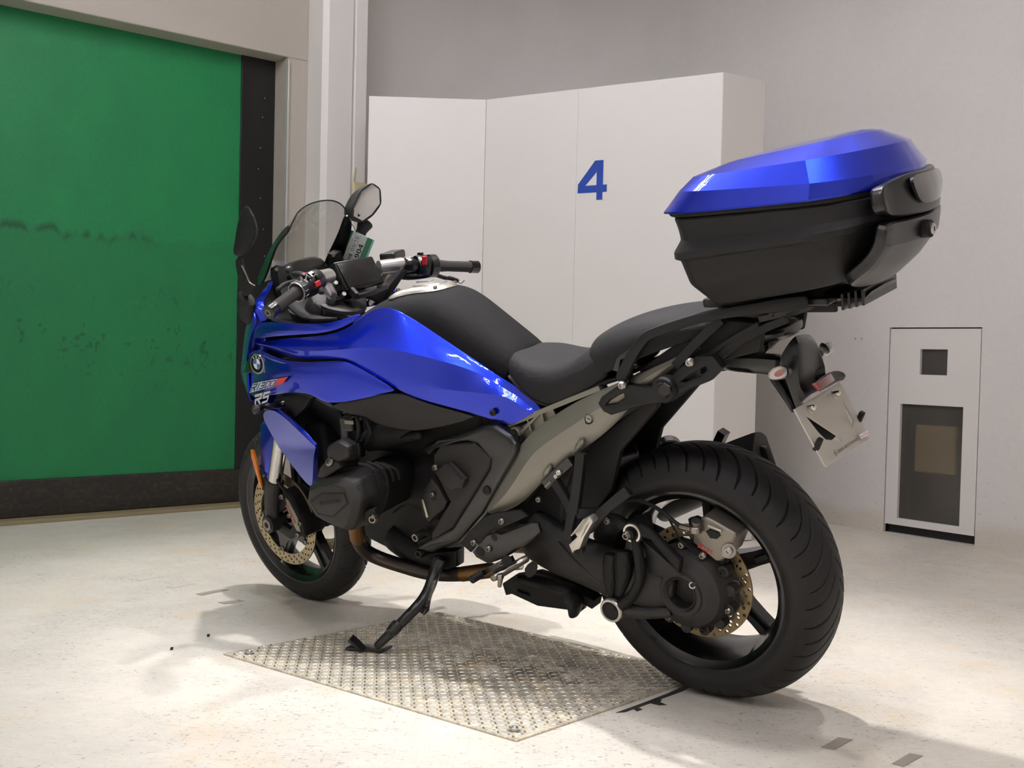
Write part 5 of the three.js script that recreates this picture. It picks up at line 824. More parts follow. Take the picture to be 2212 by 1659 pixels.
  const onSw = (t, a, r) => d0.clone().addScaledVector(dd, t).addScaledVector(uu, Math.cos(a) * r).addScaledVector(ww, Math.sin(a) * r);
  for (let k = 0; k < 12; k++) { const a = k / 12 * Math.PI * 2; S(sw, 'notch', tube([onSw(0.0, a, 0.0285).toArray(), onSw(0.014, a, 0.0272).toArray()], 0.0009, { rs: 5, seg: 4 }), M.alu); }
  const btn = (t, a, w, h, m, l) => { const p = onSw(t, a, 0.036), n = p.clone().sub(onSw(t, a, 0)).normalize(); const g = new RoundedBoxGeometry(w, 0.006, h, 2, 0.002); g.applyMatrix4(new THREE.Matrix4().makeBasis(dd, n, new THREE.Vector3().crossVectors(dd, n)).setPosition(p)); S(sw, 'button', g, m, l); };
  const toCam = Math.atan2(ww.dot(new THREE.Vector3(-0.6, 0.3, -0.75)), uu.dot(new THREE.Vector3(-0.6, 0.3, -0.75)));
  btn(0.05, toCam * 0.62, 0.02, 0.013, M.gloss); btn(0.032, toCam * 0.85, 0.008, 0.012, M.dark); btn(0.043, toCam * 0.85, 0.006, 0.012, M.alu); btn(0.036, toCam * 0.2, 0.012, 0.01, M.red, 'red button'); btn(0.03, toCam * 0.35, 0.01, 0.01, M.gloss); btn(0.06, toCam * 1.2, 0.014, 0.012, M.gloss); btn(0.045, toCam * 1.75, 0.02, 0.014, M.red, 'red lever');
  S(sw, 'lever', limb([[1.0414,1.0945,-.2],[1.0901,1.1024,-.18],[1.1305,1.1017,-.17]], [0.008, 0.01, 0.008], [0.01, 0.012, 0.01]), M.dark); S(sw, 'lever', limb([[1.0015,1.0683,-.2],[.9854,1.0522,-.21]], [0.009, 0.007], [0.012, 0.01]), M.dark);
  const cl = P('clutch_lever', tube([[1.0234,1.0675,-.18],[1.0623,1.086,-.2],[1.0472,1.0921,-.27],[1.0163,1.0865,-.33]], 0.006), M.dark, 'black clutch lever'); S(cl, 'perch', limb([[1.0314,1.0918,-.15],[1.0348,1.0971,-.18]], [0.016, 0.014], [0.018, 0.016]), M.dark);
  // right switch, brake master cylinder, lever
  const rs = P('switch_unit', [lathe([1.0081,1.0589,.19], [.9851,1.0474,.262], [[0.012, 0], [0.03, 0.0], [0.033, 0.006], [0.034, 0.03], [0.03, 0.04], [0.028, 0.042], [0.034, 0.044], [0.0345, 0.066], [0.031, 0.07], [0.018, 0.072]], 40)], M.satin, 'round black throttle switch unit');
  S(rs, 'button', [box([.9678,1.0742,.19], [0.014, 0.028, 0.014], 0.004, [0, 0.5, 0.1])], M.red, 'red starter switch'); S(rs, 'button', [box([1.0037,1.0921,.215], [0.018, 0.008, 0.012], 0.003)], M.gloss);
  const mc = P('brake_master', [limb([[1.0157,1.0701,.15],[1.0056,1.0636,.17],[1.0062,1.0589,.19]], [0.026, 0.03, 0.024], [0.02, 0.024, 0.02]), box([1.065,1.0977,.16], [0.05, 0.026, 0.085], 0.007, [0, 0.35, 0.02]), limb([[1.0524,1.048,.14],[1.027,1.0324,.17],[.9798,1.0265,.22]], [0.014, 0.016, 0.008], [0.012, 0.014, 0.01])], M.satin, 'black brake master cylinder and reservoir');
  for (const q of [[.9988,1.0835,.165], [1.0052,1.0521,.165]]) S(mc, 'clamp_screw', bolt(q, 0.0075, [-0.8, 0.1, -0.6]), M.steel);
  P('brake_lever', [tube([[1.0552,1.0306,.2],[1.0254,1.0217,.27],[1.0253,.9997,.33],[1.0059,.9866,.36]], 0.0065), limb([[1.0101,.9993,.33],[1.0014,.9827,.365]], [0.008, 0.007], [0.008, 0.007])], M.dark, 'black brake lever'); P('cable_tie', tube([[.9976,.9853,.35],[.9801,.9777,.35],[.981,.9828,.37]], 0.0012), M.dark);
  P('bar_brace', [plate([[.9589,1.0627,.08],[.9439,1.065,.08],[1.0494,.9692,.08],[1.0608,.9693,.08],[1.0242,1.0169,.08]], 0.012, { bevel: 0.003 }), bar([[1.0402,1.01,.06],[1.0347,1.0125,.09],[1.0023,1.0621,.13]], 0.012, 0.008)], M.castGrey, 'grey mirror-smooth brace');
  // navigation unit on its holder
  const nav = P('navigation_unit', plate([[1.0733,1.113,-.07],[1.0698,1.1165,-.068],[1.0583,1.1114,.066],[1.0573,1.108,.07],[1.0232,1.0378,.07],[1.0261,1.0328,.068],[1.0299,1.0365,-.068],[1.0328,1.0395,-.07]], 0.024, { bevel: 0.004, toward: [-1, 0.4, 0], seg: 3 }), M.satin, 'black navigation unit over the tank');
  S(nav, 'display', plate([[1.069,1.1094,-.065],[1.0584,1.1061,.065],[1.0292,1.0402,.065],[1.0295,1.0438,-.065]], 0.002, { bevel: 0.0006, toward: [-1, 0.5, 0], back: 0.0012 }), M.screen, 'dark blank display');
  S(nav, 'holder', [rings([[[1.0663,1.0701,-.06],[1.0743,1.0628,.02],[1.036,1.0215,.02],[1.0409,1.0166,-.06]], [[1.0638,1.0626,-.055],[1.0695,1.0587,.02],[1.0324,1.012,.02],[1.0424,1.0077,-.055]].map((p) => [p[0] + 0.05, p[1] - 0.01, p[2]])], { lv: 1, edge: 1 }), bar([[1.0328,1.0146,-.05],[1.0183,1.0115,0],[1.0003,1.0193,.05]], 0.03, 0.012)], M.dark, 'black holder');
  for (const q of [[1.0671,1.0579,-.08], [1.046,1.0249,-.075]]) S(nav, 'thumb_screw', lathe(q, add3(q, [-0.6, 0.4, -0.3]), [[0, 0.006], [0.006, 0.005], [0.008, 0], [0.008, -0.02], [0, -0.02]], 20), M.steel);
  // instrument panel behind
  const dash = P('instrument_panel', [rings([[[1.2512,1.1223,-.1],[1.2915,1.1274,.08],[1.2131,1.0698,.08],[1.2091,1.0266,-.1]], [[1.2403,1.1017,-.1],[1.2962,1.1077,.08],[1.228,1.049,.08],[1.2025,1.0129,-.1]].map((p) => [p[0] + 0.08, p[1], p[2]])], { lv: 2, cc: [0, 1, 2, 3], sharp: 1, edge: 1 })], M.screen, 'wide dark instrument display');
  P('cockpit_panel', skin([[[1.2137,1.0915,-.16],[1.1757,1.0299,-.12],[1.1724,.9911,-.06]], [[1.2056,1.0399,-.17],[1.1514,.9928,-.15],[1.1174,.9583,-.1]], [[1.1417,.975,-.18],[1.0645,.9653,-.165],[.9772,.9687,-.15]]], { thick: 0.006, lv: 2 }), M.dark, 'black cockpit trim');
  for (const q of [[[1.2422,1.1164,-.13],[1.2338,1.0884,-.14],[1.2313,1.021,-.14]], [[1.2587,1.1228,.11],[1.2657,1.0858,.12],[1.288,1.0434,.12]]]) P('screen_mount', bar(q, 0.03, [0.03, 0.034, 0.03]), M.black, 'black screen bracket'); P('mount_screw', bolt([1.2255,1.114,-.15], 0.006, [-1, 0.2, -0.6]), M.steel); P('mount_screw', bolt([1.2488,1.1149,.095], 0.006, [-1, 0.2, -0.6]), M.steel);
  // windscreen
  const sc = P('windscreen', skin([
    [[1.175, 1.225, -0.118], [1.168, 1.265, -0.085], [1.163, 1.284, -0.045], [1.162, 1.289, 0]],
    [[1.197, 1.2, -0.142], [1.206, 1.23, -0.115], [1.212, 1.245, -0.06], [1.214, 1.25, 0]],
    [[1.225, 1.165, -0.148], [1.255, 1.18, -0.122], [1.272, 1.19, -0.06], [1.278, 1.193, 0]],
    [[1.262, 1.12, -0.152], [1.305, 1.125, -0.125], [1.33, 1.128, -0.06], [1.338, 1.13, 0]],
    [[1.3, 1.07, -0.155], [1.35, 1.072, -0.125], [1.38, 1.073, -0.06], [1.39, 1.074, 0]]], { mirrorZ: true, thick: 0.004, lv: 3, edge: 2 }), M.smoke, 'lightly smoked curved windscreen');
  S(sc, 'screen_edge', tube([[1.175, 1.225, -0.118], [1.1685, 1.262, -0.088], [1.164, 1.28, -0.05], [1.162, 1.2855, 0], [1.164, 1.28, 0.05], [1.1685, 1.262, 0.088], [1.175, 1.225, 0.118]], 0.0022, { seg: 60 }), M.dark, 'dark rim of the screen');
  both('screen_arm', skin([[[1.172, 1.222, -0.122], [1.185, 1.24, -0.108]], [[1.205, 1.19, -0.149], [1.23, 1.2, -0.13]], [[1.235, 1.15, -0.153], [1.29, 1.14, -0.135]], [[1.29, 1.07, -0.158], [1.36, 1.065, -0.13]]], { thick: 0.006, lv: 2, edge: 2 }), M.gloss, 'black screen side arm');
  // mirrors
  const mo = [[1.2,1.3134,.2553],[1.2,1.2911,.2893],[1.2,1.2433,.2829],[1.2,1.2132,.2394],[1.2,1.1973,.1895],[1.2,1.2173,.1466],[1.2,1.2495,.1557],[1.2,1.2956,.2013]], mg = [[1.199,1.3079,.2531],[1.199,1.2893,.2796],[1.199,1.2459,.2732],[1.199,1.2185,.2314],[1.199,1.2045,.1881],[1.199,1.2231,.1547],[1.199,1.2459,.1617],[1.199,1.2909,.2052]];
  const mr = P('mirror', rings([mo.map((p) => [1.262, 1.245 + (p[1] - 1.245) * 0.6, 0.225 + (p[2] - 0.225) * 0.6]), mo.map((p) => [1.235, 1.245 + (p[1] - 1.245) * 0.95, 0.225 + (p[2] - 0.225) * 0.95]), mo.map((p) => [1.205, p[1], p[2]]), mo.map((p) => [1.199, p[1], p[2]])], { lv: 2, edge: 2, cr: [2], cc: [0, 1, 2, 3, 4, 5, 6, 7], sharp: 1, ang: 0.4 }), M.black, 'black mirror facing the viewer');
  S(mr, 'mirror_glass', plate(mg, 0.003, { bevel: 0.0005, toward: [-1, 0, 0], back: 0.0022 }), M.mirror, 'mirror glass');
  S(mr, 'warning_icon', plate([[1.1965,1.2289,.1732],[1.1965,1.218,.1708],[1.1965,1.2205,.1832]], 0.0006, { bevel: 0, toward: [-1, 0, 0] }), M.dark, 'small dark triangle');
  S(mr, 'mirror_arm', [limb([...[[1.23,1.1958,.2332],[1.23,1.1744,.2122],[1.23,1.1556,.194]], [1.28, 1.1, 0.2], [1.3, 1.04, 0.19]], [0.026, 0.018, 0.016, 0.018, 0.02], [0.03, 0.018, 0.014, 0.016, 0.02])], M.black);
  const ml = P('mirror', rings([[[1.1543,1.3103,-.275],[1.1414,1.3008,-.275],[1.1285,1.2778,-.275],[1.1264,1.2504,-.275],[1.1302,1.2294,-.275],[1.152,1.2067,-.275],[1.1812,1.1864,-.275],[1.2005,1.1744,-.275],[1.235,1.1731,-.275],[1.2417,1.1849,-.275],[1.2368,1.195,-.275],[1.2097,1.2472,-.275],[1.1847,1.2861,-.275]], [[1.1793,1.3094,-.255],[1.164,1.3009,-.255],[1.1509,1.2777,-.255],[1.145,1.2498,-.255],[1.1495,1.2262,-.255],[1.1741,1.2008,-.255],[1.2056,1.1803,-.255],[1.2267,1.1696,-.255],[1.2636,1.1683,-.255],[1.27,1.1815,-.255],[1.2646,1.193,-.255],[1.2349,1.2469,-.255],[1.2097,1.2861,-.255]], [[1.2002,1.3019,-.235],[1.1867,1.2935,-.235],[1.1735,1.27,-.235],[1.1687,1.2444,-.235],[1.1723,1.2243,-.235],[1.1968,1.1999,-.235],[1.2258,1.1818,-.235],[1.2447,1.1722,-.235],[1.2757,1.1707,-.235],[1.2809,1.1814,-.235],[1.2763,1.1903,-.235],[1.2496,1.2409,-.235],[1.2269,1.2782,-.235]]], { lv: 2, edge: 1 }), M.black, 'black mirror seen from behind its shell');
  S(ml, 'mirror_arm', rings([[[1.2806,1.1668,-.25],[1.2331,1.169,-.25],[1.2467,1.1422,-.25],[1.226,1.0935,-.25],[1.2081,1.071,-.25],[1.2655,1.0468,-.25],[1.2753,1.0774,-.25],[1.2741,1.1103,-.25]], [[1.3055,1.1609,-.225],[1.2636,1.1634,-.225],[1.2746,1.1388,-.225],[1.2533,1.0908,-.225],[1.2369,1.0694,-.225],[1.2908,1.0449,-.225],[1.3011,1.0745,-.225],[1.3003,1.1065,-.225]]], { lv: 2, edge: 1 }), M.black, 'black mirror arm'); S(ml, 'arm_edge', tube([[1.2436,1.1428,-.254],[1.2321,1.1191,-.254],[1.2226,1.0954,-.254],[1.2057,1.0856,-.252]], 0.0022), M.steel);
  both('mirror_base', limb([[1.27, 1.05, -0.235], [1.3, 1.02, -0.22], [1.33, 0.98, -0.2]], [0.035, 0.04, 0.03], [0.02, 0.025, 0.02]), M.dark);
  // front turn signals
  both('turn_signal', [limb([[1.1878,.7438,-.24],[1.1812,.751,-.29],[1.1833,.751,-.31]], [0.014, 0.012, 0.011], [0.012, 0.01, 0.01]), limb([[1.1789,.7525,-.3],[1.1714,.7572,-.335],[1.1879,.7538,-.35]], [0.015, 0.018, 0.012], [0.012, 0.016, 0.012])], M.satin, 'black front turn signal stalk');
  both('signal_mount', [plate([[1.2606,.7473,-.215],[1.1539,.7712,-.215],[1.095,.7576,-.215],[1.1253,.7291,-.215],[1.1721,.6993,-.215],[1.1901,.6914,-.215],[1.2194,.7105,-.215],[1.2549,.7226,-.215]], 0.02, { bevel: 0.005 }), limb([[1.2138,.7205,-.2],[1.2098,.6622,-.19]], [0.016, 0.012], [0.02, 0.016])], M.dark); P('mount_screw', bolt([1.1765,.7489,-.252], 0.006), M.steel);
  P('fan_hose', tube([[1.1912,.7355,-.19],[1.16,.7411,-.19],[1.1314,.7533,-.19]], 0.004), M.grey);
}
// ---- tail
{
  both('luggage_rail', [bar([[.103,.8265,-.15],[.0695,.8787,-.152],[.0284,.9245,-.155],[.0117,.9362,-.155],[-.0332,.9509,-.155],[-.137,.9793,-.155],[-.2311,.9897,-.15],[-.3085,.9995,-.14],[-.3442,.9981,-.12]], 0.022, [0.03, 0.026, 0.024, 0.022, 0.022, 0.022, 0.024, 0.03, 0.03], { lv: 2 })], M.black, 'black grab rail beside the pillion seat');
  P('rack_plate', [rings([[[-.1378,.9852,-.145],[-.1656,.993,-.145],[-.3036,.9928,-.13],[-.365,.9959,-.1]].map((p) => p), [[-.1368,.9753,-.145],[-.1747,.9752,-.145],[-.2913,.9641,-.13],[-.339,.9751,-.1]]].map((r) => [...r, ...r.slice().reverse().map((p) => [p[0], p[1], -p[2]])]), { lv: 1, edge: 1 }), ...[-0.06, 0, 0.06].map((z) => box([-0.28, 0.975, z], [0.2, 0.02, 0.012], 0.003))], M.black, 'black luggage rack plate');
  both('rack_rib', [bar([[-.245,.9662,-.14],[-.3024,.9775,-.13]], 0.006, 0.012), bar([[-.2712,.9729,-.14],[-.2751,.9835,-.14]], 0.006, 0.008), bar([[-.2922,.9756,-.13],[-.3181,.988,-.13]], 0.006, 0.008)], M.satin);
  both('rack_strut', [bar([[-.0382,.8625,-.14],[-.09,.9106,-.142],[-.1323,.9446,-.142],[-.1605,.9662,-.14]], 0.014, 0.02), bar([[-.1421,.8832,-.13],[-.1952,.9199,-.132],[-.2605,.9499,-.132],[-.3013,.9641,-.13]], 0.016, 0.016), bar([[-.2452,.9569,-.142],[-.15,.9088,-.13],[-.0784,.8612,-.13]], 0.01, 0.01)], M.black);
  both('pannier_holder', [plate([[.1682,.7714,-.16],[.1571,.7875,-.16],[.1119,.8146,-.16],[.0828,.8298,-.16],[.0901,.8403,-.16],[.0971,.8336,-.16],[.0838,.8211,-.16],[.0203,.815,-.16],[-.0294,.8379,-.16],[-.0511,.8574,-.16],[-.0973,.8874,-.16],[-.1399,.8923,-.16],[-.1468,.8854,-.16],[-.1612,.8656,-.16],[-.1254,.834,-.16],[-.0668,.8111,-.16],[-.0295,.7853,-.16],[.0309,.7749,-.16],[.0657,.7677,-.16],[.1359,.7442,-.16],[.1553,.7521,-.16]], 0.03, { bevel: 0.006, holes: [[[.1454,.7692,-.16],[.1308,.7843,-.16],[.0952,.799,-.16],[.0928,.7882,-.16],[.117,.7739,-.16]], [[-.0576,.8316,-.16],[-.082,.848,-.16],[-.1198,.8675,-.16],[-.1234,.8595,-.16],[-.1066,.8467,-.16],[-.0689,.8309,-.16]]] })], M.black, 'black pannier holder with a round knob');
  both('holder_knob', [lathe([-.0191,.8136,-.165], add3([-.0191,.8136,-.165], [0, 0, -1]), [[0, 0.016], [0.018, 0.016], [0.019, 0.011], [0.027, 0.01], [0.03, 0.004], [0.03, -0.02], [0, -0.02]], 32)], M.black, 'round black knob');
  both('holder_knob_hex', [lathe([-.0288,.8182,-.181], add3([-.0288,.8182,-.181], [0, 0, -1]), [[0, 0.003], [0.015, 0.003], [0.017, 0], [0.017, -0.003]], 6)], M.satin);
  P('holder_screw', bolt([.0887,.8208,-.168], 0.0095, [0, 0, -1], 0.007), M.silver); P('holder_screw', bolt([-.0895,.8779,-.168], 0.0095, [0, 0, -1], 0.007), M.silver); P('rail_screw', bolt([.0466,.8665,-.17], 0.005), M.dark);
  both('tail_panel', plate([[.0711,.8439,-.12],[.0187,.8775,-.12],[-.0807,.9364,-.12],[-.1499,.9621,-.12],[-.2448,.9522,-.12],[-.2294,.8927,-.12],[-.1413,.8706,-.12],[-.0486,.8474,-.12],[.0516,.8011,-.12]], 0.02, { bevel: 0.004 }), M.dark);
  P('tail_unit', [rings([[[0.0, 0.9, -0.09], [0.0, 0.95, -0.09], [0.0, 0.95, 0.09], [0.0, 0.9, 0.09]], [[-0.18, 0.875, -0.08], [-0.18, 0.945, -0.08], [-0.18, 0.945, 0.08], [-0.18, 0.875, 0.08]], [[-0.26, 0.9, -0.06], [-0.26, 0.94, -0.06], [-0.26, 0.94, 0.06], [-0.26, 0.9, 0.06]]], { lv: 2, edge: 1 }), limb([[-.1638,.8959,-.05],[-.1916,.892,-.04],[-.2033,.8795,-.03]], [0.02, 0.02, 0.016], [0.03, 0.03, 0.02])], M.satin, 'black tail unit under the rack');
  P('plate_arm', [rings([[[-.0879,.8709,-.06],[-.1072,.8343,-.06],[-.043,.8028,.06],[-.0226,.8414,.06]], [[-.1972,.8749,-.055],[-.193,.8252,-.055],[-.1482,.8006,.055],[-.1546,.8506,.055]], [[-.2479,.8686,-.05],[-.2335,.8201,-.05],[-.2141,.7974,.05],[-.2254,.8446,.05]]], { lv: 2, cc: [0, 1, 2, 3], sharp: 1, edge: 1 })], M.satin, 'black arm carrying the plate holder');
  P('plate_housing', [rings([[[-.2424,.8602,-.058],[-.2626,.8933,-.055],[-.2783,.9113,-.045],[-.2702,.8966,.04],[-.2817,.8779,.055],[-.2838,.8465,.06]], [[-.2441,.8326,-.062],[-.2694,.8714,-.06],[-.2876,.8947,-.055],[-.2878,.8761,.045],[-.29,.8435,.06],[-.2945,.8164,.06]], [[-.2576,.7998,-.06],[-.2724,.8004,-.06],[-.2874,.8079,-.055],[-.285,.8052,.045],[-.2983,.8115,.055],[-.2968,.8198,.055]], [[-.2683,.7475,-.055],[-.2846,.7689,-.055],[-.2967,.7801,-.045],[-.2956,.774,.045],[-.3024,.7793,.05],[-.2975,.8014,.045]]], { lv: 2, edge: 2, cr: [1, 2], cc: [0, 2, 3, 5], sharp: 1, ang: 0.5 }), limb([[-.2192,.8218,-.03],[-.2481,.7792,-.03],[-.2667,.7436,-.03]], [0.014, 0.014, 0.01], [0.03, 0.03, 0.03])], M.satin, 'black plate light housing');
  const rl = P('reflector_hood', [rings([[[-.3037,.8041,-.05],[-.3066,.8098,.05],[-.3093,.8007,.1],[-.3257,.7927,.1],[-.3219,.782,.1],[-.3142,.7868,.08],[-.3161,.7919,-.04]], [[-.3116,.7994,-.05],[-.308,.8004,.05],[-.3089,.7943,.1],[-.3233,.7884,.1],[-.3195,.7777,.1],[-.3116,.7804,.08],[-.3187,.7848,-.04]]], { lv: 1, edge: 1 })], M.satin, 'black reflector hood'); S(rl, 'reflector', plate([[-.3112,.8085,-.05],[-.3137,.8081,.045],[-.3166,.7884,.045],[-.3256,.7946,-.045]], 0.01, { bevel: 0.002, toward: [-1, 0, -0.2], back: 0.004 }), M.redLens, 'red rear reflector');
  // number plate carrier (blank plate with holder strip)
  const pl = P('plate_holder', plate([[-.2948,.7688,-.112],[-.3026,.7697,.112],[-.3114,.7586,.115],[-.3631,.6516,.115],[-.3616,.6416,.112],[-.3595,.6479,-.108],[-.3534,.6527,-.112]], 0.004, { bevel: 0.001, toward: [-1, 0.3, 0], holes: [[[-.2976,.7506,-.086],[-.3143,.6728,-.01],[-.3271,.6591,0],[-.319,.6813,-.058],[-.312,.7009,-.07]], [[-.3177,.74,.085],[-.3368,.6933,.088],[-.3376,.6867,.085],[-.3357,.675,.066],[-.3335,.6982,.07]]] }), M.plateAlu, 'brushed metal plate carrier with two cut-outs');
  S(pl, 'carrier_back', plate([[-.3064,.7378,-.075],[-.3084,.7389,.06],[-.3316,.6952,.08],[-.3352,.6761,.062],[-.3234,.6662,0],[-.3183,.6886,-.055]].map((p) => [p[0] + 0.006, p[1], p[2]]), 0.003, { bevel: 0.0008, toward: [-1, 0, 0] }), M.dark, 'black bracket behind the cut-outs');
  for (const q of [[-.3033,.7549,-.06], [-.3086,.7543,.062]]) S(pl, 'acorn_nut', [lathe(q, add3(q, [-0.9, 0.35, 0]), [[0, 0.018], [0.004, 0.017], [0.0065, 0.013], [0.0075, 0.008], [0.0075, 0.003], [0.0095, 0.003], [0.0095, -0.002], [0, -0.002]], 16)], M.chrome, 'chrome acorn nut');
  for (const q of [[-.3382,.6929,-.105], [-.3465,.6902,.112]]) S(pl, 'edge_clip', box(q, [0.012, 0.03, 0.014], 0.003, [0, 0, 0.45]), M.dark, 'black edge clip');
  // rear turn signals
  const sigL = P('turn_signal', rings([[[-.2509,.8503,-.14],[-.2633,.8635,-.14],[-.2824,.8709,-.14],[-.2963,.8674,-.14],[-.2968,.8478,-.14],[-.2862,.8415,-.14],[-.2548,.8355,-.14]], [[-.2483,.846,-.115],[-.2596,.8563,-.115],[-.2765,.8607,-.115],[-.2883,.8551,-.115],[-.2872,.8412,-.115],[-.2787,.8369,-.115],[-.2514,.832,-.115]]], { lv: 2, edge: 1 }), M.clear, 'clear left rear turn signal'); S(sigL, 'bulb_core', rings([[[-.2635,.8492,-.134],[-.2767,.8595,-.134],[-.289,.8608,-.134],[-.287,.847,-.134],[-.2691,.8414,-.134]], [[-.2589,.8455,-.12],[-.2721,.8549,-.12],[-.2834,.8552,-.12],[-.2814,.8433,-.12],[-.2646,.8387,-.12]]], { lv: 1, edge: 1 }), M.redLens, 'reddish core'); S(sigL, 'lamp_bowl', rings([[[-.2449,.8444,-.117],[-.2584,.8568,-.117],[-.2775,.8632,-.117],[-.2884,.8576,-.117],[-.2871,.8407,-.117],[-.2754,.8353,-.117],[-.248,.8304,-.117]], [[-.2451,.8434,-.113],[-.2575,.8547,-.113],[-.2756,.8612,-.113],[-.2854,.8555,-.113],[-.2843,.8406,-.113],[-.2725,.8352,-.113],[-.2482,.8304,-.113]]], { lv: 1, edge: 1 }), M.silver, 'silver bowl'); S(sigL, 'signal_back', rings([[[-.2425,.843,-.112],[-.2562,.8575,-.112],[-.2775,.865,-.112],[-.2892,.8574,-.112],[-.2877,.8375,-.112],[-.2749,.8321,-.112],[-.2454,.827,-.112]], [[-.253,.8379,-.09],[-.259,.8481,-.09],[-.2732,.8565,-.09],[-.2853,.8519,-.09],[-.286,.8349,-.09],[-.271,.8284,-.09],[-.2562,.8258,-.09]]], { lv: 1, edge: 1 }), M.satin);
  const sigR = P('turn_signal', rings([[[-.2667,.8521,.145],[-.2781,.8598,.145],[-.2876,.8567,.145],[-.2898,.8406,.145],[-.28,.8233,.145],[-.2667,.8198,.145],[-.26,.8337,.145]], [[-.2625,.8528,.118],[-.275,.8605,.118],[-.2889,.8596,.118],[-.2911,.8437,.118],[-.2805,.8307,.118],[-.2674,.8283,.118],[-.2595,.8399,.118]]], { lv: 2, edge: 1 }), M.lens, 'clear right rear turn signal'); S(sigR, 'bulb_core', rings([[[-.2725,.8481,.13],[-.2792,.8503,.13],[-.2782,.8353,.13],[-.2715,.8331,.13]], [[-.2701,.8482,.12],[-.2767,.8504,.12],[-.2759,.8376,.12],[-.2692,.8354,.12]]], { lv: 1, edge: 1 }), M.redLens); S(sigR, 'signal_back', limb([[-.273,.8466,.118],[-.2694,.8443,.1],[-.2753,.844,.07]], [0.018, 0.014, 0.012], [0.012, 0.012, 0.014]), M.satin);
}
